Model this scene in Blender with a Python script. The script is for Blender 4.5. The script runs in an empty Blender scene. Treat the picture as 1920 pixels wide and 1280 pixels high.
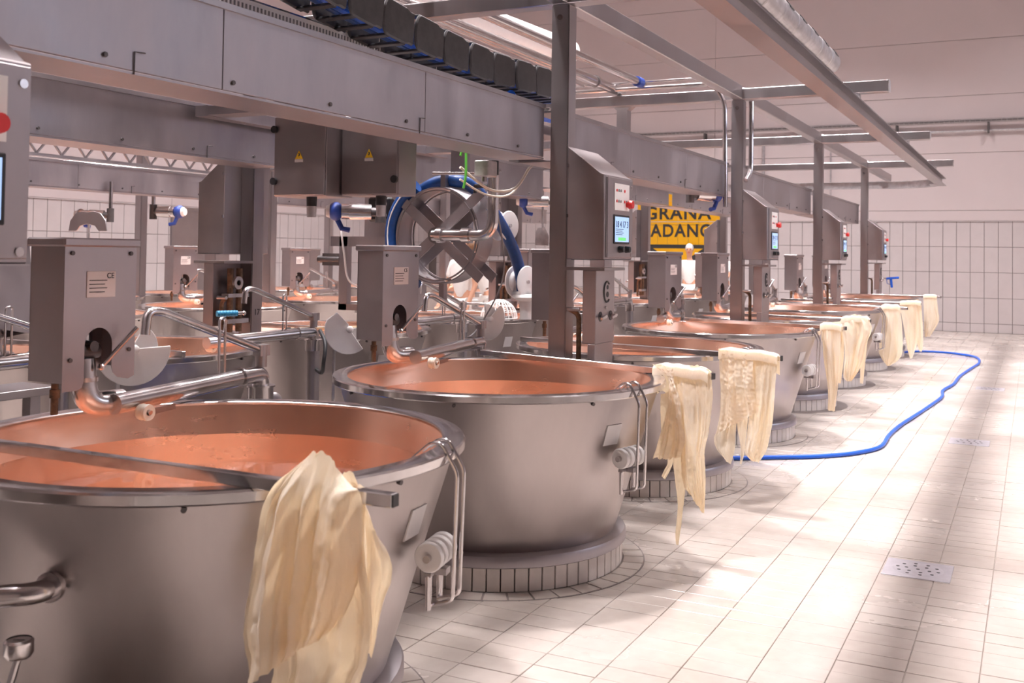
import bpy, bmesh, math, random
from mathutils import Vector, Matrix, noise
random.seed(7)
PI = math.pi
C = bpy.context.scene.collection
sc = bpy.context.scene

# ------------------------------------------------------------------ camera, world, lights, exposure
EYE = Vector((0, 0, 1.53))
yaw, pit, rol = (math.radians(a) for a in (26.872, 1.5047, 0.7639))
fwd = Vector((math.cos(yaw)*math.cos(pit), math.sin(yaw)*math.cos(pit), math.sin(pit)))
r0 = Vector((math.sin(yaw), -math.cos(yaw), 0)); u0 = r0.cross(fwd)
right = r0*math.cos(rol) + u0*math.sin(rol); up = u0*math.cos(rol) - r0*math.sin(rol)
cam_d = bpy.data.cameras.new('camera'); cam = bpy.data.objects.new('camera', cam_d); C.objects.link(cam)
cam.matrix_world = Matrix(((right.x, up.x, -fwd.x, EYE.x), (right.y, up.y, -fwd.y, EYE.y), (right.z, up.z, -fwd.z, EYE.z), (0, 0, 0, 1)))
cam_d.sensor_width = 36; cam_d.lens = 36*1933.04/1920; cam_d.shift_y = -216.06/1920
cam_d.clip_start = .05; cam_d.clip_end = 200
cam_d.dof.use_dof = True; cam_d.dof.focus_distance = 5.6; cam_d.dof.aperture_fstop = 5.0
sc.camera = cam

SKY = 5.0                         # pale daylight outside the high windows of the right wall
world = bpy.data.worlds.new('world'); sc.world = world; world.use_nodes = True
world.node_tree.nodes['Background'].inputs[0].default_value = (.80, .84, 1.0, 1)
world.node_tree.nodes['Background'].inputs[1].default_value = SKY

sc.view_settings.view_transform = 'Standard'; sc.view_settings.look = 'None'
sc.view_settings.gamma = 1; sc.view_settings.use_curve_mapping = False
sc.view_settings.exposure = 0.66
LAMP_W = 175                      # each high-bay lamp
LAMP_COL = (1.0, .945, .96)
LAMP_Z = 9.5
LAMP_SPOTS = [(1.58+4.17*k, 3.80) for k in range(0, 5)] + [(6.5+4.3*k, -1.6) for k in range(0, 4)] + [(5.6+4.17*k, 9.2) for k in range(0, 4)]

# ------------------------------------------------------------------ materials
def nodes_of(name):
    m = bpy.data.materials.new(name); m.use_nodes = True
    return m, m.node_tree.nodes, m.node_tree.links, m.node_tree.nodes['Principled BSDF']
def coords(n, l, stretch, space='Object'):
    tc = n.new('ShaderNodeTexCoord'); mp = n.new('ShaderNodeMapping')
    mp.inputs['Scale'].default_value = stretch
    if space == 'World':
        g = n.new('ShaderNodeNewGeometry'); l.new(g.outputs['Position'], mp.inputs[0])
    else: l.new(tc.outputs[space], mp.inputs[0])
    return mp.outputs[0]
def pmat(name, col, rough=.5, metal=0, var=0, vs=6, rvar=0, bump=0, bs=120, stretch=(1, 1, 1), space='World', spec=.5, col2=None, emit=None, estr=1, aniso=0):
    m, n, l, b = nodes_of(name)
    b.inputs['Base Color'].default_value = (*col, 1); b.inputs['Roughness'].default_value = rough
    b.inputs['Metallic'].default_value = metal; b.inputs['Specular IOR Level'].default_value = spec
    if aniso:
        b.inputs['Anisotropic'].default_value = aniso
        tg = n.new('ShaderNodeTangent'); tg.direction_type = 'RADIAL'; tg.axis = 'Z'; l.new(tg.outputs[0], b.inputs['Tangent'])
    if emit: b.inputs['Emission Color'].default_value = (*emit, 1); b.inputs['Emission Strength'].default_value = estr
    if var or rvar or bump:
        co = coords(n, l, stretch, space)
    if var or rvar:
        nz = n.new('ShaderNodeTexNoise'); nz.inputs['Scale'].default_value = vs; nz.inputs['Detail'].default_value = 5; nz.inputs['Roughness'].default_value = .62
        l.new(co, nz.inputs['Vector'])
        if var:
            r = n.new('ShaderNodeValToRGB'); r.color_ramp.elements[0].position = .3; r.color_ramp.elements[1].position = .72
            a = [max(0, c*(1-var)) for c in col]; z = [min(1, c*(1+var)) for c in (col2 or col)]
            r.color_ramp.elements[0].color = (*a, 1); r.color_ramp.elements[1].color = (*z, 1)
            l.new(nz.outputs['Fac'], r.inputs[0]); l.new(r.outputs[0], b.inputs['Base Color'])
        if rvar:
            mr = n.new('ShaderNodeMapRange'); mr.inputs['From Min'].default_value = .3; mr.inputs['From Max'].default_value = .7
            mr.inputs['To Min'].default_value = max(.02, rough-rvar); mr.inputs['To Max'].default_value = rough+rvar
            l.new(nz.outputs['Fac'], mr.inputs['Value']); l.new(mr.outputs[0], b.inputs['Roughness'])
    if bump:
        nb = n.new('ShaderNodeTexNoise'); nb.inputs['Scale'].default_value = bs; nb.inputs['Detail'].default_value = 3
        l.new(co, nb.inputs['Vector'])
        bp = n.new('ShaderNodeBump'); bp.inputs['Strength'].default_value = bump; bp.inputs['Distance'].default_value = .01
        l.new(nb.outputs['Fac'], bp.inputs['Height']); l.new(bp.outputs[0], b.inputs['Normal'])
    return m
ST = (.43, .395, .40)
M = {}
M['steel'] = pmat('brushed_steel', ST, .36, 1, .10, 3, .06, .04, 60, (1, 1, .12))
M['steel_v'] = pmat('vat_steel', (.43, .385, .375), .36, 1, .12, 2.2, .07, .05, 40, (1, 1, .35), aniso=.4)
M['steel_b'] = pmat('beam_steel', (.43, .395, .41), .42, 1, .14, 3.0, .08, .06, 30, (1, 1, .35))
M['steel_box'] = pmat('satin_steel', (.43, .385, .39), .42, 1, .06, 4, .04, .03, 90)
M['polish'] = pmat('polished_steel', (.72, .69, .69), .16, 1, .06, 10, .06)
M['chrome'] = pmat('pipe_steel', (.70, .66, .66), .2, 1, .06, 8, .06)
M['galv'] = pmat('galvanised', (.56, .53, .54), .5, 1, .2, 14, .08)
M['dark_steel'] = pmat('dark_iron', (.13, .115, .115), .5, .6, .2, 12)  # dark iron of bolts, clamps and brackets
M['copper'] = pmat('hammered_copper', (1.0, .625, .47), .26, .78, .04, 3, .02, .015, 22, (1, 1, 3), aniso=.35)
M['white_pl'] = pmat('white_plastic', (.86, .82, .80), .38, 0, .03, 10)
M['cream_pl'] = pmat('aged_white_plastic', (.80, .73, .62), .4, 0, .05, 20)
M['black_pl'] = pmat('black_plastic', (.025, .023, .026), .42, 0)
M['chain_pl'] = pmat('grey_black_chain_plastic', (.055, .05, .052), .5, 0, .35, 22, .06)
M['blue'] = pmat('blue_rubber', (.012, .11, .62), .33, 0)
M['blue_dk'] = pmat('blue_ribbed_hose', (.008, .055, .22), .42, 0, .15, 40)
M['blue_pt'] = pmat('blue_paint', (.03, .07, .34), .35)
M['teal'] = pmat('teal_handle', (.02, .20, .36), .45)
M['red'] = pmat('red_button', (.72, .03, .03), .35)
M['green'] = pmat('green_wire', (.12, .50, .06), .45)
M['wire'] = pmat('cream_wire', (.66, .60, .52), .5)
M['grey_wire'] = pmat('grey_wire', (.22, .20, .20), .5)
M['yellow'] = pmat('warning_yellow', (.86, .55, .02), .5)
M['paper'] = pmat('label_print', (.70, .66, .65), .5)
M['ink'] = pmat('ink', (.035, .033, .035), .55)
M['rust'] = pmat('rusty_pipe', (.15, .085, .05), .7, .1, .6, 25)
M['wood'] = pmat('pale_wood_handle', (.74, .58, .38), .55, 0, .12, 30)
M['tile_w'] = pmat('white_wall_tile', (.60, .54, .54), .22, 0, .035, 3)
M['grout'] = pmat('dark_grout', (.20, .165, .155), .85)
M['floor_g'] = pmat('floor_grout', (.40, .34, .30), .7)
M['drain'] = pmat('drain_steel', (.56, .53, .57), .42, .5, .08, 20)
M['gap_shade'] = pmat('row_gap_shade', (.10, .085, .08), .35, 0, .2, 8)  # shade of the gap between the rows, put into the floor colour
M['wall_p'] = pmat('wall_panel', (.62, .54, .54), .55, 0, .02, .8)
M['ceil'] = pmat('ceiling_grey', (.58, .54, .54), .7)
M['wall_d'] = pmat('dark_wall', (.16, .14, .14), .6)
M['wall_r'] = pmat('right_wall', (.48, .44, .45), .6)
M['plinth_t'] = pmat('plinth_tile', (.82, .75, .70), .30, 0, .07, 9)
M['skin'] = pmat('skin', (.62, .33, .22), .5)
M['hair'] = pmat('brown_hair', (.16, .075, .035), .6)
M['white_cl'] = pmat('white_workwear', (.82, .79, .77), .8, 0, .04, 12, 0, .1, 60)
M['shoe'] = pmat('white_clog', (.75, .73, .71), .5)
M['screen'] = pmat('lit_screen', (.05, .07, .12), .15, 0, emit=(.42, .60, 1.0), estr=.75)
M['scr_txt'] = pmat('screen_digits', (.03, .04, .09), .3)
M['scr_grn'] = pmat('screen_green', (.05, .3, .05), .3, emit=(.2, .8, .25), estr=.6)
M['lamp_em'] = pmat('lamp_diffuser', (.9, .9, .9), .4, emit=LAMP_COL, estr=9)
M['lamp_h'] = pmat('lamp_housing', (.5, .49, .48), .4, .7)

def floor_mat():
    m, n, l, b = nodes_of('cream_floor_tile')
    co = coords(n, l, (1, 1, 1), 'World')
    n1 = n.new('ShaderNodeTexNoise'); n1.inputs['Scale'].default_value = 1.1; n1.inputs['Detail'].default_value = 6; l.new(co, n1.inputs['Vector'])
    n2 = n.new('ShaderNodeTexNoise'); n2.inputs['Scale'].default_value = 14; n2.inputs['Detail'].default_value = 4; l.new(co, n2.inputs['Vector'])
    mix = n.new('ShaderNodeMath'); mix.operation = 'MULTIPLY_ADD'; mix.inputs[1].default_value = .35; l.new(n2.outputs['Fac'], mix.inputs[0]); l.new(n1.outputs['Fac'], mix.inputs[2])
    r = n.new('ShaderNodeValToRGB'); r.color_ramp.elements[0].position = .42; r.color_ramp.elements[1].position = .86
    r.color_ramp.elements[0].color = (.45, .385, .34, 1); r.color_ramp.elements[1].color = (.555, .49, .445, 1)
    l.new(mix.outputs[0], r.inputs[0]); l.new(r.outputs[0], b.inputs['Base Color'])
    mr = n.new('ShaderNodeMapRange'); mr.inputs['From Min'].default_value = .35; mr.inputs['From Max'].default_value = .68
    mr.inputs['To Min'].default_value = .10; mr.inputs['To Max'].default_value = .34
    l.new(n1.outputs['Fac'], mr.inputs['Value']); l.new(mr.outputs[0], b.inputs['Roughness'])
    bp = n.new('ShaderNodeBump'); bp.inputs['Strength'].default_value = .12; bp.inputs['Distance'].default_value = .004
    n3 = n.new('ShaderNodeTexNoise'); n3.inputs['Scale'].default_value = 9; n3.inputs['Detail'].default_value = 2; l.new(co, n3.inputs['Vector'])
    l.new(n3.outputs['Fac'], bp.inputs['Height']); l.new(bp.outputs[0], b.inputs['Normal'])
    return m
M['floor_t'] = floor_mat()
def cloth_mat():
    m, n, l, b = nodes_of('damp_muslin')
    co = coords(n, l, (1, 1, .3), 'World')
    nz = n.new('ShaderNodeTexNoise'); nz.inputs['Scale'].default_value = 5; nz.inputs['Detail'].default_value = 5; l.new(co, nz.inputs['Vector'])
    r = n.new('ShaderNodeValToRGB'); r.color_ramp.elements[0].position = .35; r.color_ramp.elements[1].position = .65
    r.color_ramp.elements[0].color = (.97, .87, .71, 1); r.color_ramp.elements[1].color = (.97, .92, .84, 1)
    l.new(nz.outputs['Fac'], r.inputs[0]); l.new(r.outputs[0], b.inputs['Base Color'])
    b.inputs['Roughness'].default_value = .75; b.inputs['Sheen Weight'].default_value = .2
    t = n.new('ShaderNodeBsdfTranslucent'); t.inputs[0].default_value = (1.0, .79, .51, 1)
    nb = n.new('ShaderNodeTexNoise'); nb.inputs['Scale'].default_value = 55; nb.inputs['Detail'].default_value = 4; l.new(co, nb.inputs['Vector'])
    bp = n.new('ShaderNodeBump'); bp.inputs['Strength'].default_value = .35; bp.inputs['Distance'].default_value = .012
    l.new(nb.outputs['Fac'], bp.inputs['Height']); l.new(bp.outputs[0], b.inputs['Normal']); l.new(bp.outputs[0], t.inputs['Normal'])
    mx = n.new('ShaderNodeMixShader'); mx.inputs[0].default_value = .42
    out = n['Material Output']; l.new(b.outputs[0], mx.inputs[1]); l.new(t.outputs[0], mx.inputs[2]); l.new(mx.outputs[0], out.inputs[0])
    return m
M['cloth'] = cloth_mat()
def water_mat():
    m, n, l, b = nodes_of('clear_rinse_water'); n.remove(b)
    t = n.new('ShaderNodeBsdfTransparent'); t.inputs[0].default_value = (.97, .95, .93, 1)
    g = n.new('ShaderNodeBsdfGlossy'); g.inputs['Roughness'].default_value = .05; g.inputs[0].default_value = (1, 1, 1, 1)
    f = n.new('ShaderNodeFresnel'); f.inputs[0].default_value = 1.36
    co = coords(n, l, (1, 1, 1), 'World'); nb = n.new('ShaderNodeTexNoise'); nb.inputs['Scale'].default_value = 7; l.new(co, nb.inputs['Vector'])
    bp = n.new('ShaderNodeBump'); bp.inputs['Strength'].default_value = .02; bp.inputs['Distance'].default_value = .05; l.new(nb.outputs['Fac'], bp.inputs['Height'])
    l.new(bp.outputs[0], g.inputs['Normal'])
    mx = n.new('ShaderNodeMixShader'); l.new(f.outputs[0], mx.inputs[0]); l.new(t.outputs[0], mx.inputs[1]); l.new(g.outputs[0], mx.inputs[2])
    l.new(mx.outputs[0], n['Material Output'].inputs[0])
    return m
M['water'] = water_mat()
def sign_mat():
    m, n, l, b = nodes_of('painted_yellow_tile')
    b.inputs['Roughness'].default_value = .3; b.inputs['Base Color'].default_value = (.84, .43, .012, 1)
    return m
M['sign'] = sign_mat()
def pane_mat():
    m, n, l, b = nodes_of('window_glass'); n.remove(b)
    t = n.new('ShaderNodeBsdfTransparent'); t.inputs[0].default_value = (.92, .95, .97, 1)
    g = n.new('ShaderNodeBsdfGlossy'); g.inputs['Roughness'].default_value = .02
    f = n.new('ShaderNodeFresnel'); f.inputs[0].default_value = 1.45
    mx = n.new('ShaderNodeMixShader'); l.new(f.outputs[0], mx.inputs[0]); l.new(t.outputs[0], mx.inputs[1]); l.new(g.outputs[0], mx.inputs[2])
    l.new(mx.outputs[0], n['Material Output'].inputs[0]); return m
M['glass'] = pane_mat()

# ------------------------------------------------------------------ mesh helpers
def V(p): return Vector(p)
CH = {}                              # children of each thing, by name
def adopt(o, parent):
    o.parent = parent
    if parent is not None: CH.setdefault(parent.name, []).append(o)
class MB:
    def __init__(s): s.v = []; s.f = []
    def add(s, vs, fs):
        o = len(s.v); s.v += [tuple(p) for p in vs]; s.f += [tuple(i+o for i in f) for f in fs]; return s
    def box(s, a, b):
        x0, y0, z0 = (min(a[i], b[i]) for i in range(3)); x1, y1, z1 = (max(a[i], b[i]) for i in range(3))
        return s.add([(x0,y0,z0),(x1,y0,z0),(x1,y1,z0),(x0,y1,z0),(x0,y0,z1),(x1,y0,z1),(x1,y1,z1),(x0,y1,z1)],
                     [(0,3,2,1),(4,5,6,7),(0,1,5,4),(1,2,6,5),(2,3,7,6),(3,0,4,7)])
    def obox(s, c, size, mat3=None):
        h = [d/2 for d in size]; vs = []
        for k in ((-1,-1,-1),(1,-1,-1),(1,1,-1),(-1,1,-1),(-1,-1,1),(1,-1,1),(1,1,1),(-1,1,1)):
            p = Vector((k[0]*h[0], k[1]*h[1], k[2]*h[2]))
            if mat3: p = mat3 @ p
            vs.append(V(c)+p)
        return s.add(vs, [(0,3,2,1),(4,5,6,7),(0,1,5,4),(1,2,6,5),(2,3,7,6),(3,0,4,7)])
    def bar(s, p, q, w, h, upv=(0, 0, 1)):
        p, q = V(p), V(q); d = (q-p); L = d.length; d.normalize()
        u = V(upv); sd = d.cross(u)
        if sd.length < 1e-4: sd = d.cross(Vector((1, 0, 0)))
        sd.normalize(); u = sd.cross(d)
        vs = []
        for e in (p, q):
            for a, b in ((-1,-1),(1,-1),(1,1),(-1,1)): vs.append(e + sd*(a*w/2) + u*(b*h/2))
        return s.add(vs, [(0,3,2,1),(4,5,6,7),(0,1,5,4),(1,2,6,5),(2,3,7,6),(3,0,4,7)])
    def cyl(s, p, q, r, r2=None, n=16, cap=True):
        p, q = V(p), V(q); r2 = r if r2 is None else r2
        d = (q-p).normalized(); a = d.orthogonal().normalized(); b = d.cross(a)
        vs = []
        for e, rr in ((p, r), (q, r2)):
            for i in range(n):
                t = 2*PI*i/n; vs.append(e + a*(rr*math.cos(t)) + b*(rr*math.sin(t)))
        fs = [(i, (i+1) % n, n+(i+1) % n, n+i) for i in range(n)]
        if cap: fs += [tuple(range(n-1, -1, -1)), tuple(range(n, 2*n))]
        return s.add(vs, fs)
    def tube(s, path, r, n=10, closed=False, cap=True):
        P = [V(p) for p in path]; m = len(P); vs = []; a = None
        for i in range(m):
            d = (P[(i+1) % m]-P[i-1]) if closed else (P[min(i+1, m-1)]-P[max(i-1, 0)])
            d.normalize()
            if a is None: a = d.orthogonal().normalized()
            else:
                a = (a - d*a.dot(d)); a = a.normalized() if a.length > 1e-6 else d.orthogonal().normalized()
            b = d.cross(a); rr = r[i] if isinstance(r, (list, tuple)) else r
            for k in range(n):
                t = 2*PI*k/n; vs.append(P[i]+a*(rr*math.cos(t))+b*(rr*math.sin(t)))
        fs = []
        for i in range(m if closed else m-1):
            j = (i+1) % m
            for k in range(n): fs.append((i*n+k, i*n+(k+1) % n, j*n+(k+1) % n, j*n+k))
        if cap and not closed: fs += [tuple(range(n-1, -1, -1)), tuple(range((m-1)*n, m*n))]
        return s.add(vs, fs)
    def lathe(s, prof, n=48, c=(0, 0, 0), axis=(0, 0, 1), closed=False, a0=0, a1=2*PI):
        ax = V(axis).normalized(); a = Vector((1, 0, 0)) if abs(ax.z) > .9 else ax.orthogonal().normalized(); b = ax.cross(a)
        full = abs(a1-a0-2*PI) < 1e-5; k = n if full else n+1; vs = []; m = len(prof)
        for (r, z) in prof:
            for i in range(k):
                t = a0+(a1-a0)*i/n; vs.append(V(c)+ax*z+a*(r*math.cos(t))+b*(r*math.sin(t)))
        fs = []
        for j in range(m if closed else m-1):
            jj = (j+1) % m
            for i in range(n):
                i2 = (i+1) % k; fs.append((j*k+i, j*k+i2, jj*k+i2, jj*k+i))
        return s.add(vs, fs)
    def prism(s, pts, axis, lo, hi):
        n = len(pts); vs = []
        for h in (lo, hi):
            for p, q in pts:
                vs.append((h, p, q) if axis == 'x' else (p, h, q) if axis == 'y' else (p, q, h))
        return s.add(vs, [tuple(range(n-1, -1, -1)), tuple(range(n, 2*n))] + [(i, (i+1) % n, n+(i+1) % n, n+i) for i in range(n)])
    def sphere(s, c, r, n=16, sc3=(1, 1, 1)):
        prof = [(max(1e-5, r*math.sin(PI*j/(n//2))), -r*math.cos(PI*j/(n//2))) for j in range(n//2+1)]
        o = len(s.v); s.lathe(prof, n)
        for i in range(o, len(s.v)):
            x, y, z = s.v[i]; s.v[i] = (c[0]+x*sc3[0], c[1]+y*sc3[1], c[2]+z*sc3[2])
        return s
    def mesh(s, name, mat, bevel=0, seg=1, smooth=True, angle=32, my=1):
        me = bpy.data.meshes.new(name)
        vs = s.v if my == 1 else [(x, y*my, z) for x, y, z in s.v]
        me.from_pydata(vs, [], s.f)
        bm = bmesh.new(); bm.from_mesh(me)
        bmesh.ops.remove_doubles(bm, verts=bm.verts, dist=1e-5)
        bmesh.ops.recalc_face_normals(bm, faces=bm.faces)
        if bevel:
            ed = [e for e in bm.edges if len(e.link_faces) == 2 and e.calc_face_angle(0) > math.radians(40)]
            bmesh.ops.bevel(bm, geom=ed, offset=bevel, segments=seg, affect='EDGES', clamp_overlap=True)
        bm.to_mesh(me); bm.free()
        if smooth:
            me.polygons.foreach_set('use_smooth', [True]*len(me.polygons)); me.set_sharp_from_angle(angle=math.radians(angle))
        if mat: me.materials.append(M[mat] if isinstance(mat, str) else mat)
        return me
    def build(s, name, mat, parent=None, loc=(0, 0, 0), **k):
        o = bpy.data.objects.new(name, s.mesh(name, mat, **k)); C.objects.link(o)
        adopt(o, parent); o.location = loc
        return o
def fillet(path, r, n=5):
    P = [V(p) for p in path]; out = [P[0]]
    for i in range(1, len(P)-1):
        a, b, c = P[i-1], P[i], P[i+1]; d1 = (a-b); d2 = (c-b); q = min(r, d1.length*.49, d2.length*.49)
        s0 = b+d1.normalized()*q; s1 = b+d2.normalized()*q
        for k in range(n+1):
            t = k/n; out.append(s0*(1-t)**2 + b*(2*t*(1-t)) + s1*t*t)
    out.append(P[-1]); return out
def spline(pts, n=8):
    P = [V(p) for p in pts]; out = []
    for i in range(len(P)-1):
        p0 = P[max(i-1, 0)]; p1 = P[i]; p2 = P[i+1]; p3 = P[min(i+2, len(P)-1)]
        for k in range(n):
            t = k/n
            out.append(.5*((2*p1)+(p2-p0)*t+(2*p0-5*p1+4*p2-p3)*t*t+(3*p1-p0-3*p2+p3)*t**3))
    out.append(P[-1]); return out
def tag(o, label=None, cat=None, group=None, kind=None):
    if label: o['label'] = label
    if cat: o['category'] = cat
    if group: o['group'] = group
    if kind: o['kind'] = kind
    return o
def thing(name, label, cat, loc=(0, 0, 0), rotz=0, group=None):
    o = bpy.data.objects.new(name, None); C.objects.link(o); o.empty_display_size = .1
    o.location = loc; o.rotation_euler = (0, 0, rotz)
    return tag(o, label, cat, group)
def copy_obj(o, parent=None):
    c = o.copy(); C.objects.link(c); c.parent = parent
    if parent is not None: CH.setdefault(parent.name, []).append(c)
    for k in CH.get(o.name, []): copy_obj(k, c)
    return c
def dup(root, loc, rotz=None, label=None):
    c = copy_obj(root); c.location = loc
    if rotz is not None: c.rotation_euler = (0, 0, rotz)
    if label: c['label'] = label
    return c
def text_part(name, txt, size, mat, parent, loc, rot, thick=.0008, align='CENTER', bold=0):
    cu = bpy.data.curves.new(name, 'FONT'); cu.body = txt; cu.size = size; cu.align_x = align; cu.extrude = thick; cu.offset = bold; cu.space_character = 1.0 if not bold else 1.12
    t = bpy.data.objects.new(name, cu); C.objects.link(t)
    dg = bpy.context.evaluated_depsgraph_get(); me = bpy.data.meshes.new_from_object(t.evaluated_get(dg)); me.name = name
    bpy.data.objects.remove(t); me.materials.clear(); me.materials.append(M[mat])
    o = bpy.data.objects.new(name, me); C.objects.link(o); adopt(o, parent); o.location = loc; o.rotation_euler = rot
    return o
ORD = ['nearest', 'second', 'third', 'fourth', 'fifth', 'sixth', 'seventh', 'eighth', 'ninth', 'tenth']
FACE_AISLE = (PI/2, 0, 0)           # text standing upright, read from -Y
FACE_CAM = (PI/2, 0, -PI/2)         # text standing upright, read from -X

# ------------------------------------------------------------------ the setting
FX0, FX1, FY0, FY1, CZ = -12.0, 23.74, -6.5, 14.5, 11.0
def px(p):                           # picture position of a point, only to rank tiles by how large they show
    d = V(p)-EYE; k = d.dot(fwd)
    return (960+1933*d.dot(right)/k, 423.9-1933*d.dot(up)/k, k)
VAT_X = [2.64+2.085*k for k in range(8)]
ROW1, ROW2, ROW3, ROW4 = 2.456, 5.13, 8.21, 10.88
VR, VZ = .85, .911
floor = MB().box((FX0, FY0, -.12), (FX1, FY1, -.006)).build('floor', 'floor_g'); tag(floor, 'wet cream tiled floor of the dairy hall', kind='structure')
TX, TY, GAP = .1195, .248, .003
def tile_mesh(nm, sx, sy, t=.012, ch=.0016):
    a, b = sx/2, sy/2
    vs = [(-a,-b,-t),(a,-b,-t),(a,b,-t),(-a,b,-t),(-a,-b,-ch),(a,-b,-ch),(a,b,-ch),(-a,b,-ch),(-a+ch,-b+ch,0),(a-ch,-b+ch,0),(a-ch,b-ch,0),(-a+ch,b-ch,0)]
    fs = [(0,1,5,4),(1,2,6,5),(2,3,7,6),(3,0,4,7),(4,5,9,8),(5,6,10,9),(6,7,11,10),(7,4,8,11),(8,9,10,11)]
    return vs, fs
tv, tf = tile_mesh('floor_tile', TX-GAP, TY-GAP)
cells = []
for i in range(int(1.0/TX), int(FX1/TX)):
    for j in range(-9, 14):
        x = .047+TX*(i+.5); y = -.07+TY*(j+.5)
        if x > FX1-.06: continue
        dmin = min(math.hypot(x-vx, y-ROW1) for vx in VAT_X)
        if dmin < .60: continue
        u, v, k = px((x, y, 0))
        seen = k > 0 and -20 < u < 1940 and v < 1290 and not any(math.hypot(x-vx, y-ROW1) < .72 for vx in VAT_X) and y < ROW1-.2
        cells.append((k if seen else 999, x, y))
cells.sort()
me_t = MB().add(tv, tf).mesh('floor_tile', 'floor_t', smooth=False)
far = MB()
for n_, (k, x, y) in enumerate(cells):
    dz = random.uniform(-.0012, .0008)
    if n_ < 300 and k < 900:
        o = bpy.data.objects.new('floor_tile', me_t); C.objects.link(o); o.parent = floor; o.location = (x, y, dz)
        o.rotation_euler = (random.uniform(-.003, .003), random.uniform(-.005, .005), 0)
    else:
        s0, s1 = random.uniform(-.003, .003), random.uniform(-.005, .005)
        far.add([(x+a, y+b, c+dz+b*s0-a*s1) for a, b, c in tv], tf)
o = far.build('floor_tiles', 'floor_t', floor, smooth=False); tag(o, kind='stuff')
o = MB().box((FX0, -.07+TY*14, -.02), (FX1, FY1, -.001)).box((FX0, FY0, -.02), (FX1, -.07-TY*9, -.001)).box((FX0, -.07-TY*9, -.02), (1.0, -.07+TY*14, -.001)).build('floor_screed', 'floor_t', floor, smooth=False)
MB().box((.2, 3.28, -.02), (FX1, 4.35, .002)).build('gap_shade_strip', 'gap_shade', floor, smooth=False)  # dark strip added so the gap between the vat rows looks shaded

def tiled_wall(name, axis, at, lo, hi, label, pw=.267, ph=.535, inward=-1, top=2.33):
    # dark joint bed, then the tiles one by one, then the sandwich panels above
    m = MB()
    if axis == 'x': m.box((at, FY0-.2, -.1), (at+.2, FY1+.2, CZ))
    else: m.box((FX0-.2, at, -.1), (FX1+.2, at+.2, CZ))
    w = m.build(name, 'grout'); tag(w, label, kind='structure')
    t = .012
    rows = [(-.002, .19), (.19, .722), (.722, 1.258), (1.258, 1.793), (1.793, top)]
    mesh_of = {}
    for r_, (z0, z1) in enumerate(rows):
        h = z1-z0-.008
        if r_ not in mesh_of:
            b = MB(); c = .003; a, e = (pw-.009)/2, h/2
            vs = [(-a,0,-e),(a,0,-e),(a,0,e),(-a,0,e),(-a,-t+c,-e),(a,-t+c,-e),(a,-t+c,e),(-a,-t+c,e),(-a+c,-t,-e+c),(a-c,-t,-e+c),(a-c,-t,e-c),(-a+c,-t,e-c)]
            fs = [(0,1,5,4),(1,2,6,5),(2,3,7,6),(3,0,4,7),(4,5,9,8),(5,6,10,9),(6,7,11,10),(7,4,8,11),(8,9,10,11)]
            mesh_of[r_] = b.add(vs, fs).mesh('wall_tile', 'tile_w', smooth=False)
        n = int((hi-lo)/pw)
        for k in range(n):
            p = lo+(k+.5)*pw; o = bpy.data.objects.new('wall_tile', mesh_of[r_]); C.objects.link(o); o.parent = w
            o.location = (at, p, (z0+z1)/2) if axis == 'x' else (p, at, (z0+z1)/2)
            o.rotation_euler = (random.uniform(-.002, .002), 0, (-PI/2 if axis == 'x' else 0)+random.uniform(-.003, .003))
    # plain strip where the tiles are out of sight, then panels
    zs = [top+.012, 2.56, 3.78, 4.995, 6.183, 7.38, 8.58, 9.8, CZ]
    a0, a1 = (FY0, FY1) if axis == 'x' else (FX0, FX1)
    for z0, z1 in zip(zs[:-1], zs[1:]):
        L = 6.6; q = a0
        while q < a1-.05:
            e = min(a1, q+L); b = MB()
            if axis == 'x': b.box((at-.02, q+.003, z0+.004), (at+.01, e-.003, z1-.004))
            else: b.box((q+.003, at-.02, z0+.004), (e-.003, at+.01, z1-.004))
            b.build('wall_panel', 'wall_p', w, bevel=.004); q = e
    b = MB()
    if axis == 'x': b.box((at-.012, a0, 0), (at, lo-.004, top)).box((at-.03, a0, top-.004), (at, a1, top+.012))
    else: b.box((a0, at-.012, 0), (lo-.004, at, top)).box((a0, at-.03, top-.004), (a1, at, top+.012))
    b.build('wall_strip', 'tile_w', w)
    return w
wall_far = tiled_wall('wall_far', 'x', FX1, .40-.267*5, FY1, 'far end wall of white tiles below pink-white panels')
wall_left = tiled_wall('wall_left', 'y', FY1, 9.0, FX1-.02, 'left side wall of white tiles behind the rows of vats')
tag(MB().box((FX0-.2, FY0, 0), (FX0, FY1, CZ)).build('wall_near', 'wall_d'), 'plain dark wall behind the camera', kind='structure')
WX = [8.2+1.55*k for k in range(7)]; WZ0, WZ1, WW = 3.6, 5.4, .55
m = MB().box((FX0, FY0-.2, 0), (FX1, FY0, WZ0)).box((FX0, FY0-.2, WZ1), (FX1, FY0, CZ))
ed = [FX0]+[e for x in WX for e in (x-WW, x+WW)]+[FX1]
for a, b in zip(ed[::2], ed[1::2]): m.box((a, FY0-.2, WZ0), (b, FY0, WZ1))
tag(m.build('wall_right', 'wall_r'), 'plain pale wall on the right with a row of high windows', kind='structure')
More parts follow.
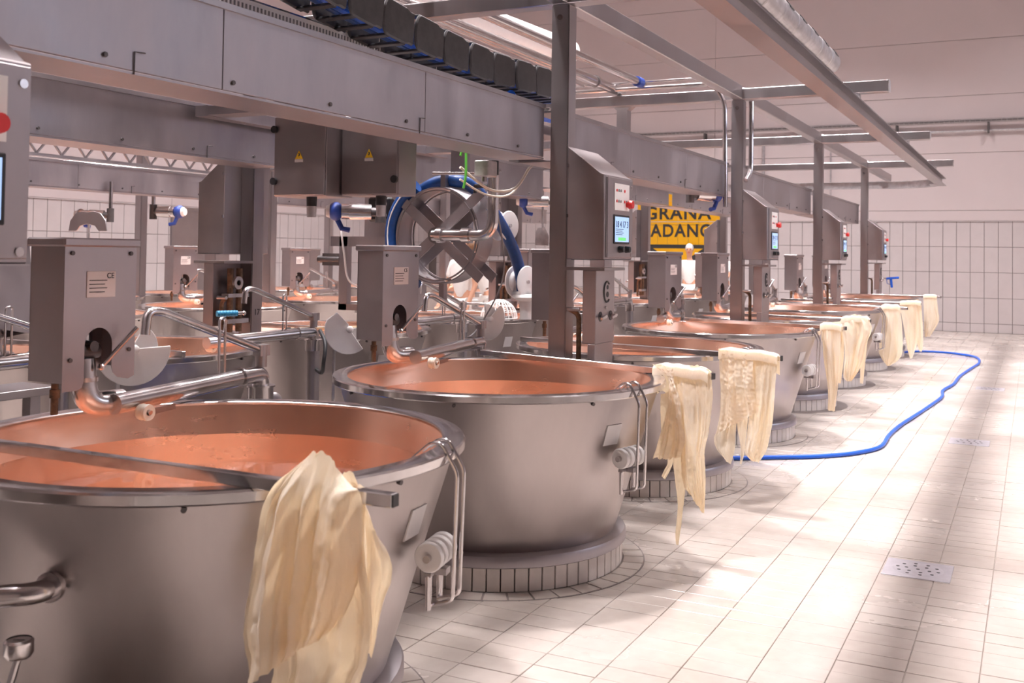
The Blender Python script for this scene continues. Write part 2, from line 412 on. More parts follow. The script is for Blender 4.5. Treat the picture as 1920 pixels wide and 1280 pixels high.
for k, x in enumerate(WX):
    w = MB().box((x-WW, FY0-.14, WZ0), (x-WW+.05, FY0-.08, WZ1)).box((x+WW-.05, FY0-.14, WZ0), (x+WW, FY0-.08, WZ1)).box((x-WW, FY0-.14, WZ0), (x+WW, FY0-.08, WZ0+.05)).box((x-WW, FY0-.14, WZ1-.05), (x+WW, FY0-.08, WZ1)).build('window_%d' % (k+1), 'white_pl')
    tag(w, '%s high window of the right wall' % ORD[k], kind='structure')
    MB().box((x-WW+.05, FY0-.112, WZ0+.05), (x+WW-.05, FY0-.108, WZ1-.05)).build('pane', 'glass', w)
    MB().box((x-.02, FY0-.13, WZ0+.05), (x+.02, FY0-.09, WZ1-.05)).build('mullion', 'white_pl', w)
    pd = bpy.data.lights.new('window_daylight', 'AREA'); pd.shape = 'RECTANGLE'; pd.size = 2*WW-.1; pd.size_y = WZ1-WZ0-.1; pd.cycles.is_portal = True
    po = bpy.data.objects.new('window_daylight', pd); C.objects.link(po); adopt(po, w); po.location = (x, FY0-.16, (WZ0+WZ1)/2); po.rotation_euler = (PI/2, 0, 0)
tag(MB().box((FX0-.2, FY0-.2, CZ), (FX1+.2, FY1+.2, CZ+.2)).build('ceiling', 'ceil'), 'white ceiling of the dairy hall', kind='structure')
# a grey door in the left wall, between the tiles
d = MB().box((14.45, FY1-.03, 0), (15.45, FY1-.013, 2.25)).build('door_1', 'steel_box'); tag(d, 'grey steel door in the left tiled wall', kind='structure')
MB().box((14.38, FY1-.06, 0), (14.45, FY1-.012, 2.32)).box((15.45, FY1-.06, 0), (15.52, FY1-.012, 2.32)).box((14.38, FY1-.06, 2.25), (15.52, FY1-.012, 2.32)).build('door_frame', 'steel', d)
MB().cyl((15.33, FY1-.08, 1.05), (15.33, FY1-.03, 1.05), .012).cyl((15.33, FY1-.08, 1.05), (15.2, FY1-.08, 1.05), .01).build('door_handle', 'chrome', d)

# high-bay lamps
lamp0 = None
for n_, (x, y) in enumerate(LAMP_SPOTS):
    lb = 'round high-bay ceiling lamp, %s along its line %s' % (ORD[n_ if n_ < 5 else (n_-5) % 4], 'over the near vats' if y == 3.80 else 'over the right aisle' if y < 0 else 'over the back rows')
    if lamp0 is None:
        lamp0 = thing('ceiling_lamp', lb, 'lamp', (x, y, LAMP_Z), 0, 'high-bay lamps')
        MB().lathe([(.03, .42), (.09, .42), (.10, .25), (.25, .12), (.36, .0), (.36, -.03), (.345, -.03), (.34, .0), (.22, .10), (.02, .12)], 40).build('housing', 'lamp_h', lamp0)
        MB().lathe([(.001, -.004), (.335, -.004)], 40).build('diffuser', 'lamp_em', lamp0)
        MB().cyl((0, 0, .42), (0, 0, CZ-LAMP_Z-.005), .012).build('hanger', 'lamp_h', lamp0)
        ld = bpy.data.lights.new('high_bay', 'AREA'); ld.shape = 'DISK'; ld.size = .66; ld.energy = LAMP_W; ld.spread = math.radians(112); ld.color = LAMP_COL
        LD2 = ld.copy(); LD2.energy = LAMP_W*.62; LD3 = ld.copy(); LD3.energy = LAMP_W*.9; ld.energy = LAMP_W*1.45
        lo = bpy.data.objects.new('lamp_light', ld); C.objects.link(lo); adopt(lo, lamp0); lo.location = (0, 0, -.012)
    else:
        l2 = dup(lamp0, (x, y, LAMP_Z), None, lb)
        if y != 3.80:
            for c_ in CH[l2.name]:
                if c_.type == 'LIGHT': c_.data = LD2 if y < 0 else LD3

# ------------------------------------------------------------------ steel frame
POST_X = [5.718+4.17*k for k in range(4)]
def make_post(y, label):
    t = thing('steel_post', label, 'post', (POST_X[0], y, 0), 0, 'square steel posts')
    MB().box((-.058, -.058, .012), (.058, .058, 3.04)).build('shaft', 'steel', t, bevel=.006, seg=2)
    MB().box((-.1, -.1, 0), (.1, .1, .012)).build('foot_plate', 'steel', t)
    m = MB()
    m.cyl((-.058, 0, 2.96), (-.068, 0, 2.96), .017).build('bolt', 'chrome', t)
    return t
post1 = make_post(2.558, 'nearest square steel post of the aisle row, with a screen cabinet')
post1['label'] = 'square steel post rising between the second and third aisle-row vats'
for k in range(1, 4): dup(post1, (POST_X[k], 2.558, 0), None, '%s square steel post of the aisle row counted from the camera' % ORD[k])
p = make_post(4.975, 'square steel post marked 17 behind the first swing arm')
text_part('number', '17', .06, 'ink', p, (0, -.0595, 1.07), FACE_AISLE)
for k in range(1, 4):
    q = make_post(4.975, '%s square steel post of the middle row counted from the camera' % ORD[k]); q.location.x = POST_X[k]
for r_, yy in ((3, 8.32), (4, 10.8)):
    for k in range(0, 3):
        q = make_post(yy, '%s square steel post in background row %s' % (ORD[k], 'three' if r_ == 3 else 'four')); q.location.x = POST_X[k]+ (.0 if r_ == 3 else .3)
for k in range(4):                   # cross beams that stick out over the aisle
    x = POST_X[k]+(.0 if k else .0)
    t = MB().box((x-.058, 1.18, 3.042), (x+.058, 6.2 if k < 3 else 5.2, 3.15)).build('cross_beam', 'steel', bevel=.006)
    tag(t, '%s steel cross beam over the aisle, resting on the posts' % ORD[k], 'beam', 'steel cross beams')
    MB().box((x-.06, 1.172, 3.04), (x+.06, 1.18, 3.152)).build('end_cap', 'galv', t)
for y, nm in ((2.558, 'over the aisle-row posts'), (4.975, 'over the middle-row posts')):
    xs = [-1.0]+POST_X+[21.5]
    for k in range(5):
        if y > 4 and k == 4: continue
        t = MB().box((xs[k]+.06, y-.05, 3.045), (xs[k+1]-.06, y+.05, 3.175)).build('top_rail_beam', 'steel', bevel=.006)
        tag(t, '%s long steel tie beam %s' % (ORD[k], nm), 'beam', 'steel tie beams')

# monorail over the aisle, with a curved end
def sweep_I(path, hw, z0, z1, tf=.012, tw=.010):
    prof = [(-hw, z0), (hw, z0), (hw, z0+tf), (tw/2, z0+tf), (tw/2, z1-tf), (hw, z1-tf), (hw, z1), (-hw, z1), (-hw, z1-tf), (-tw/2, z1-tf), (-tw/2, z0+tf), (-hw, z0+tf)]
    n = len(prof); vs = []
    for i, p in enumerate(path):
        a = V(path[max(i-1, 0)]); b = V(path[min(i+1, len(path)-1)]); d = (b-a).normalized(); sd = Vector((-d.y, d.x, 0))
        for s_, z in prof: vs.append((p[0]+sd.x*s_, p[1]+sd.y*s_, z))
    fs = [(i*n+k, i*n+(k+1) % n, (i+1)*n+(k+1) % n, (i+1)*n+k) for i in range(len(path)-1) for k in range(n)]
    fs += [tuple(range(n)), tuple(range(len(path)*n-1, (len(path)-1)*n-1, -1))]
    return vs, fs
t = MB().add(*sweep_I([(2.2, 1.50, 0), (20.25, 1.50, 0)], .075, 2.855, 2.995)).build('monorail_beam', 'steel', smooth=False)
tag(t, 'long steel monorail I-beam hanging under the cross beams over the aisle', 'beam')
for k in range(1, 4):
    MB().box((POST_X[k]-.04, 1.43, 2.995), (POST_X[k]+.04, 1.57, 3.041)).build('hanger_clamp', 'galv', t)
arc = [(20.25+.55*math.sin(a)-.25, 2.45-.85*math.cos(a), 0) for a in [PI/2*i/8 for i in range(1, 9)]]
t = MB().add(*sweep_I([(19.6, 1.595, 0)]+arc+[(20.55, 3.2, 0), (20.5, 6.2, 0)], .06, 2.845, 2.98)).build('curved_monorail', 'galv', smooth=False)
tag(t, 'curved steel rail branching left at the far end of the monorail', 'beam')
t = thing('cylindrical_hoist', 'grey cylindrical hoist housing with vent slots on top of the monorail', 'hoist', (5.2, 1.47, 3.09))
for k in range(8):
    x0 = k*.42
    MB().lathe([(.085, x0+.004), (.092, x0+.012), (.092, x0+.40), (.085, x0+.412)] if k < 7 else [(.085, x0+.004), (.092, x0+.012), (.092, x0+.34), (.075, x0+.39), (.04, x0+.405), (.001, x0+.405)], 28, axis=(1, 0, 0)).build('housing_segment', 'galv', t)
    MB().obox((x0+.2, -.075, .048), (.11, .012, .05), Matrix.Rotation(-.6, 3, 'X')).build('vent_slot', 'black_pl', t)
MB().lathe([(.07, 0), (.07, 3.3)], 20, axis=(1, 0, 0)).build('core', 'galv', t)
MB().box((.5, -.03, -.1), (.62, .03, -.07)).box((2.4, -.03, -.1), (2.52, .03, -.07)).build('mount_foot', 'galv', t)

# cable tray and conduit along the far wall
t = thing('cable_tray', 'grey wire cable tray running along the far wall', 'cable tray', (FX1-.14, 5, 4.44))
m = MB()
for dz in (-.03, .03):
    for dx in (-.06, .06): m.cyl((dx, -8, dz), (dx, 7, dz), .006, n=6)
for k in range(150):
    y = -8+k*.1; m.cyl((-.06, y, .03), (-.06, y, -.03), .004, n=5).cyl((-.06, y, -.03), (.06, y, -.03), .004, n=5)
m.build('wire_mesh', 'galv', t)
MB().cyl((-.01, -8, -.008), (-.01, 7, -.008), .022, n=8).cyl((.03, -8, -.012), (.03, 7, -.012), .016, n=8).build('cables', 'grey_wire', t)
for y in (-4.15, -2.35, -.3, 1.9, 4.2):
    MB().box((-.075, y-.02, -.26), (.11, y+.02, -.04)).build('bracket', 'dark_steel', t)
tag(MB().cyl((FX1-.08, -3, 4.23), (FX1-.08, 12, 4.23), .022, n=10).build('conduit_pipe', 'galv'), 'thin grey conduit under the cable tray on the far wall', 'pipe')
for y, lb in ((5.55, 'vertical green-grey conduit on the far wall behind the posts'), (4.05, 'thin vertical conduit on the far wall near the curved rail')):
    tag(MB().cyl((FX1-.07, y, 2.35), (FX1-.07, y, 4.2), .035 if y > 5 else .018, n=10).build('conduit_pipe', 'galv'), lb, 'pipe')

# ------------------------------------------------------------------ gantry beams
def make_beam(name, label, x0, x1, y, s, z0=2.10, z1=2.418, w=.26, bolts=True, seam=True, group='gantry beams'):
    t = thing(name, label, 'beam', (x0, y, z0), 0, group); L = x1-x0
    xs = [0, L] if not seam else [0]+[k for k in (L*.33, L*.67)]+[L]
    for a, b in zip(xs[:-1], xs[1:]):
        MB().box((a+.0015, 0, .012), (b-.0015, .012, z1-z0-.004)).build('web_plate', 'steel_b', t, my=s, bevel=.002)
    MB().prism([(0, 0), (w, 0), (w, .05), (w-.008, .05), (w-.008, .008), (.0, .008)], 'x', 0, L).build('bottom_flange', 'steel_b', t, my=s)
    MB().prism([(-.012, z1-z0-.012), (.17, z1-z0-.012), (.17, z1-z0), (.01, z1-z0), (.01, z1-z0+.012), (-.012, z1-z0+.012)], 'x', 0, L).build('top_flange', 'steel', t, my=s)
    MB().box((0, .05, z1-z0+.001), (L, .09, z1-z0+.022)).build('running_rail', 'polish', t, my=s, bevel=.004)
    if bolts:
        n = max(2, int(L/.52))
        for k in range(n):
            x = (k+.4)*L/n
            MB().cyl((x, 0, .045), (x, -.008, .045), .009, n=6).build('bolt', 'dark_steel', t, my=s)
            if k % 3 == 1: MB().tube([(x+.12, -.003, .0), (x+.12, -.004, .075), (x+.165, -.004, .078)], .0025, n=6).build('wire_clip', 'dark_steel', t, my=s)
    return t
ends = [-1.5, 1.50, 5.62, 9.79, 13.96, 18.13]
starts = [-1.5, 1.60, 5.80, 9.97, 14.14]
make_beam('gantry_beam', 'near end piece of the aisle-row gantry beam above the left cabinet', -1.5, 1.47, 2.64, 1)
for k, (a, b) in enumerate(((1.5, 5.62), (5.80, 9.80), (9.97, 13.96), (14.14, 18.13))):
    make_beam('gantry_beam', ['big grey gantry beam crossing the upper left of the picture', 'gantry beam right of the post with the screen cabinet', 'third gantry beam of the aisle row counted from the camera', 'farthest gantry beam of the aisle row'][k], a, b, 2.64, 1)
for k, (a, b) in enumerate(((-1.0, 5.62), (5.80, 9.79), (9.97, 13.96), (14.14, 18.13))):
    make_beam('gantry_beam', ['pale lilac gantry beam of the middle row behind the big one', 'second middle-row gantry beam behind the hose reel', 'third middle-row gantry beam counted from the camera', 'farthest middle-row gantry beam'][k], a, b, 4.60, 1, z0=2.10 if k < 2 else 2.225, z1=2.418 if k < 2 else 2.44, w=.30)
for k, (a, b) in enumerate(((2.0, 9.6), (10.1, 18.0))):
    make_beam('gantry_beam', ['background gantry beam under the lattice girder', 'far half of the background gantry beam'][k], a, b, 8.38, 1, z1=2.36)
t = thing('lattice_girder', 'zigzag steel lattice girder on the background gantry beam', 'girder', (5.0, 8.5, 2.40))
MB().box((0, -.02, 0), (4.6, .02, .03)).build('bottom_chord', 'steel', t); MB().box((0, -.02, .19), (4.6, .02, .23)).build('top_chord', 'steel', t)
for k in range(16):
    x = k*.285
    MB().bar((x, 0, .03), (x+.1425, 0, .19), .018, .018).build('lattice_rod', 'steel', t); MB().bar((x+.1425, 0, .19), (x+.285, 0, .03), .018, .018).build('lattice_rod', 'steel', t)
# perforated cable trunking lying on the near beam, drag chain above
t = thing('cable_trunking', 'white perforated cable trunking lying behind the big gantry beam', 'cable tray', (1.6, 3.09, 2.555))
MB().box((0, 0, 0), (3.2, .008, .075)).box((0, 0, 0), (3.2, .09, .006)).box((0, .082, 0), (3.2, .09, .075)).build('channel', 'white_pl', t)
MB().box((0, -.002, .075), (3.0, .092, .083)).build('cover', 'polish', t)
m = MB()
for k in range(118): m.box((.03+k*.025, -.002, .022), (.04+k*.025, .001, .055))
tag(m.build('slots', 'grey_wire', t), kind='stuff')
MB().box((.2, .02, -.12), (.3, .07, 0)).box((2.5, .02, -.12), (2.6, .07, 0)).build('support', 'galv', t)

t = thing('cable_drag_chain', 'black plastic cable drag chain sagging above the big gantry beam', 'cable chain', (2.2, 2.86, 2.672))
cpts = spline([(0, 0, .38), (.9, 0, .20), (1.55, 0, .085), (2.25, 0, .005), (3.0, 0, -.04), (3.45, 0, -.035), (3.9, 0, -.02), (4.4, 0, .0)], 12)
acc = [0]
for a, b in zip(cpts[:-1], cpts[1:]): acc.append(acc[-1]+(b-a).length)
def at_len(q):
    for i in range(len(acc)-1):
        if acc[i+1] >= q:
            f_ = (q-acc[i])/(acc[i+1]-acc[i]); return cpts[i].lerp(cpts[i+1], f_), (cpts[i+1]-cpts[i]).normalized()
    return cpts[-1], (cpts[-1]-cpts[-2]).normalized()
lm = None; LP = .29; q = .15
def link_mesh():
    out = []
    for y in (-.012, .20):
        pts = []
        for k in range(11): a = PI/2+PI*k/10; pts.append((-.10+.095*math.cos(a)*.5, .095*math.sin(a)))
        pts += [(.06, -.095), (.09, -.085), (.135, -.085), (.135, .085), (.09, .085), (.06, .095)]
        out.append(MB().prism(pts, 'y', y, y+.02).mesh('chain_link', 'chain_pl', bevel=.007))
    return out
bar_mes = [MB().box((xx-.02, 0, z), (xx+.02, .21, z+.014)).mesh('link_crossbar', 'black_pl', bevel=.003) for z in (-.098, .084) for xx in (-.09, .055)]
link_me, back_me = link_mesh()
while q < acc[-1]-.05:
    p, d_ = at_len(q); rot = (0, -math.atan2(d_.z, d_.x), 0)
    o = bpy.data.objects.new('chain_link', link_me); C.objects.link(o); adopt(o, t); o.location = (p.x, -.005*(len(CH[t.name]) % 2), p.z); o.rotation_euler = rot
    for nm_, me_ in [('crossbar', b_) for b_ in bar_mes]+[('back_plate', back_me)]:
        b = bpy.data.objects.new(nm_, me_); C.objects.link(b); adopt(b, o)
    q += LP
for k, (dy, c_, r_) in enumerate(((.04, 'blue_dk', .022), (.095, 'blue', .026), (.15, 'blue_dk', .022))):
    MB().tube([(p.x, dy, p.z-.03) for p in cpts[::3]], r_, n=8).build('cable', c_, t)
tag(MB().tube(spline([(5.6, 2.86, 2.50), (5.9, 2.95, 2.47), (6.3, 3.05, 2.48), (6.8, 3.1, 2.50)], 6), .03, n=10).build('blue_cable_bundle', 'blue'), 'bright blue cable leaving the drag chain beside the post', 'cable')

# pipes overhead
def pipe(label, path, r, mat='chrome', fr=.1, cat='pipe', name='steel_pipe', n=14):
    t = MB().tube(fillet(path, fr), r, n=n).build(name, mat); tag(t, label, cat); return t
t = pipe('overhead steel pipe ending in a blue valve', [(1.5, 3.53, 3.23), (9.55, 3.47, 3.23)], .038)
MB().cyl((9.5, 3.47, 3.23), (9.62, 3.47, 3.23), .05).build('valve', 'blue_pt', t); MB().cyl((9.62, 3.47, 3.23), (9.75, 3.47, 3.23), .02).build('valve_stem', 'chrome', t)
t = pipe('thick overhead steel pipe with a clamp', [(1.5, 3.80, 3.205), (9.95, 3.80, 3.205)], .05)
MB().lathe([(.051, -.02), (.062, -.02), (.062, .02), (.051, .02)], 18, c=(9.25, 3.80, 3.205), axis=(1, 0, 0)).build('pipe_clamp', 'chrome', t)
pipe('thin overhead steel pipe beside the thick one', [(2.5, 3.95, 3.175), (9.3, 3.95, 3.175)], .018)
pipe('large pale overhead duct pipe at the top of the picture', [(3.0, 6.0, 4.1), (12.0, 5.3, 4.1)], .16, 'white_pl', n=20)
pipe('steel pipe crossing behind the post and turning down the second post', [(9.70, 5.0, 3.19), (9.70, 2.76, 3.19), (9.72, 2.65, 3.02), (9.72, 2.64, 2.0)], .022)
pipe('upper thin steel pipe crossing behind the first post', [(9.75, 5.0, 3.26), (9.75, 2.9, 3.26)], .014)
pipe('vertical steel pipe beside the second post bending at its foot', [(9.98, 2.46, 3.04), (9.98, 2.46, 2.36), (9.86, 2.48, 2.26)], .024)
t = MB().prism([(3.86, 3.178), (4.14, 3.178), (4.14, 3.168), (4.06, 3.1), (4.06, 2.46), (3.94, 2.46), (3.94, 3.1), (3.86, 3.168)], 'x', 10.5, 10.62).build('pipe_support', 'steel'); tag(t, 'T-shaped steel pipe support standing on the gantry', 'support')
t = MB().box((10.3, 3.5, 2.40), (10.8, 4.7, 2.46)).build('support_bridge', 'steel'); tag(t, 'steel bridge plate between the gantry beams', 'beam')
MB().box((10.3, 2.9, 2.42), (10.8, 3.5, 2.46)).build('bridge_plate', 'steel', t)

# ------------------------------------------------------------------ copper vats
def make_vat(label, loc, tiles=True, group='copper vats of the aisle row'):
    t = thing('copper_vat', label, 'vat', loc, 0, group)
    MB().lathe([(.596, .158), (.60, .165), (.66, .36), (.73, .60), (.795, .81), (.817, .885), (.80, .885)], 96).build('steel_body', 'steel_v', t)
    MB().lathe([(.778, .880), (.842, .874), (.85, .880), (.85, .905), (.845, .911), (.782, .911), (.772, .906), (.772, .885)], 96).build('rim', 'polish', t)
    MB().lathe([(.774, .908), (.768, .88), (.752, .80), (.725, .68), (.68, .54), (.60, .42), (.46, .33), (.25, .285), (.001, .275)], 96).build('copper_lining', 'copper', t)
    MB().lathe([(.7475, .785), (.5, .785), (.001, .785)], 64).build('rinse_water', 'water', t)
    MB().lathe([(.58, .112), (.645, .108), (.655, .114), (.655, .150), (.648, .162), (.62, .168), (.585, .168)], 72).build('base_ring', 'steel_b', t)
    for k in range(8):
        a = 2*PI*(k+.3)/8
        MB().cyl((.808*math.cos(a), .808*math.sin(a), .862), (.822*math.cos(a), .822*math.sin(a), .860), .008, n=8).build('rivet', 'dark_steel', t)
    pl = MB().lathe([(.60, 0), (.624, 0), (.624, .11), (.60, .11)], 60).build('plinth', 'grout', t)
    a = -109*PI/180
    MB().obox((.762*math.cos(a), .762*math.sin(a), .70), (.10, .005, .10), Matrix.Rotation(a+PI/2, 3, 'Z') @ Matrix.Rotation(.29, 3, 'X')).build('rating_plate', 'paper', t)
    return t, pl
pt_me = None
def plinth_tiles(t, pl, single):
    global pt_me, ap_me
    n = 62; w = 2*PI*.636/n-.006
    if pt_me is None:
        pt_me = MB().obox((0, .631, .055), (w, .014, .106)).mesh('plinth_tile', 'plinth_t', bevel=.002)
        m = 40; aw = 2*PI/m; r0_, r1_ = .645, .745
        e = .004
        ap_me = MB().prism([(-(r0_*math.tan(aw/2)-e), r0_), (r0_*math.tan(aw/2)-e, r0_), (r1_*math.sin(aw/2)-e, r1_*math.cos(aw/2)), (0, r1_), (-(r1_*math.sin(aw/2)-e), r1_*math.cos(aw/2))], 'z', -.005, .004).mesh('apron_tile', 'floor_t', bevel=.0015)
    if single:
        for k in range(n):
            o = bpy.data.objects.new('plinth_tile', pt_me); C.objects.link(o); adopt(o, pl); o.rotation_euler = (0, 0, 2*PI*k/n)
    else:
        m = MB()
        for k in range(n):
            m.obox(Matrix.Rotation(2*PI*k/n, 3, 'Z') @ Vector((0, .631, .055)), (w, .014, .106), Matrix.Rotation(2*PI*k/n, 3, 'Z'))
        tag(m.build('plinth_tiles', 'plinth_t', pl, smooth=False), kind='stuff')
    ap = MB().lathe([(.64, -.004), (.752, -.004), (.752, .0015), (.64, .0015)], 60, closed=True).build('apron', 'grout', t)
    if single:
        for k in range(40):
            o = bpy.data.objects.new('apron_tile', ap_me); C.objects.link(o); adopt(o, ap); o.rotation_euler = (0, 0, 2*PI*k/40)
V1 = ['nearest copper vat of the aisle row, in the left foreground', 'second copper vat of the aisle row, in front of the post with the screen', 'third copper vat of the aisle row, right of the screen post',
      'fourth copper vat of the aisle row, where the blue hose begins', 'fifth copper vat of the aisle row', 'sixth copper vat of the aisle row', 'seventh copper vat of the aisle row', 'farthest copper vat of the aisle row, by the tiled wall']
vat0, pl0 = make_vat(V1[0], (VAT_X[0], ROW1, 0))
bare = dup(vat0, (VAT_X[0], ROW2, 0), None, 'nearest copper vat of the middle row, behind the first valve box'); bare['group'] = 'copper vats of the middle row'
vats1 = [(vat0, pl0)]
for k in range(1, 8):
    v = dup(bare, (VAT_X[k], ROW1, 0), None, V1[k]); v['group'] = 'copper vats of the aisle row'
    vats1.append((v, [c for c in CH[v.name] if c.name.startswith('plinth')][0]))
for k, (v, pl) in enumerate(vats1): plinth_tiles(v, pl, k < 4)
for k in range(1, 8):
    v = dup(bare, (VAT_X[k], ROW2, 0), None, '%s copper vat of the middle row counted from the camera' % ORD[k]); v['group'] = 'copper vats of the middle row'
for r_, yy in (('third', ROW3), ('back', ROW4)):
    for k in range(1, 8):
        v = dup(bare, (VAT_X[k]+(.0 if yy < 9 else .3), yy, 0), None, '%s copper vat of the %s background row counted from the camera' % (ORD[k-1], r_)); v['group'] = 'copper vats of the background rows'
for k in (1, 2):  # unseen vats carrying the rows on, added for dark reflections in the nearest vat
    v = dup(bare, (VAT_X[0]-2.085*k, ROW1, 0), None, 'copper vat of the aisle row just outside the picture, left of the nearest one' if k == 1 else 'copper vat of the aisle row beside the camera'); v['group'] = 'copper vats of the aisle row'
v = dup(bare, (VAT_X[0]-2.085, ROW2, 0), None, 'copper vat of the middle row outside the picture on the left')

# hook brackets with white rollers hanging over the rims
def make_hooks(label, loc, ang):
    t = thing('hook_bracket', label, 'hook', (loc[0], loc[1], VZ), ang, 'hook brackets on the vat rims')
    for k, y in enumerate((-.032, .032)):
        MB().tube(fillet([(.70, y, -.055), (.795, y, .028), (.83, y, .026), (.882, y, -.06), (.872, y, -.45), (.80, y, -.47)], .02), .0065, n=10).build('hook_rod', 'chrome', t)
    for y in (-.062, -.022, .022, .062):
        MB().lathe([(.012, -.009), (.03, -.013), (.043, -.011), (.047, -.004), (.047, .004), (.043, .011), (.03, .013), (.012, .009)], 24, c=(.805, y, -.315), axis=(0, 1, 0)).build('roller', 'white_pl', t)
    MB().cyl((.805, -.09, -.315), (.805, .09, -.315), .012).build('axle', 'chrome', t)
    MB().box((.765, -.02, -.38), (.845, .02, -.36)).box((.79, -.012, -.37), (.82, .012, -.33)).build('bracket', 'steel', t)
    for y in (-.05, .05):
        MB().cyl((.80, y, -.375), (.80, y, -.48), .011, .009).build('pin', 'chrome', t)
    MB().bar((.80, -.06, -.372), (.80, .06, -.372), .02, .012).build('crosspiece', 'steel', t)
    return t
hk = None
for k, x in enumerate(VAT_X[:6]):
    a = math.radians([-79, -104, -100, -99, -96, -99][k])
    lb = 'pair of bent steel rim hooks with white rollers on the %s aisle-row vat' % ORD[k]
    if hk is None: hk = make_hooks(lb, (x, ROW1), a)
    else: dup(hk, (x, ROW1, VZ), a, lb)
    vats1[k][0].rotation_euler = (0, 0, a+math.radians(104))

# cross bars on the rims and the cheese cloths hung on them
BARS = [((2.09, 3.30), (2.115, 1.38)), ((5.50, 2.98), (5.07, 1.43)), ((6.52, 3.22), (6.19, 1.335)), ((9.46, 2.95), (9.14, 1.43)), ((10.55, 3.18), (10.40, 1.40)), ((13.42, 3.0), (13.24, 1.36)), ((14.78, 3.2), (14.68, 1.34)), ((17.66, 3.0), (17.55, 1.31))]
for k, (a, b) in enumerate(BARS):
    t = MB().bar((*a, VZ+.018), (*b, VZ+.018), .030, .034).build('cross_bar', 'polish', bevel=.003)
    tag(t, 'square steel bar laid across the %s aisle-row vat' % ORD[k], 'bar', 'bars across the vats')
    d_ = (V((*b, 0))-V((*a, 0))).normalized()
    MB().bar((b[0], b[1], VZ+.018), (b[0]+d_.x*.004, b[1]+d_.y*.004, VZ+.018), .026, .030).build('end_plug', 'black_pl', t)
for k in (0, 1, 2, 3):
    x = VAT_X[k+1]; t = MB().bar((x-.35, ROW2+.95, VZ+.018), (x-.30, ROW2-.80, VZ+.018), .03, .034).build('cross_bar', 'polish', bevel=.003)
    tag(t, 'square steel bar laid across the %s middle-row vat' % ORD[k+1], 'bar', 'bars across the vats')
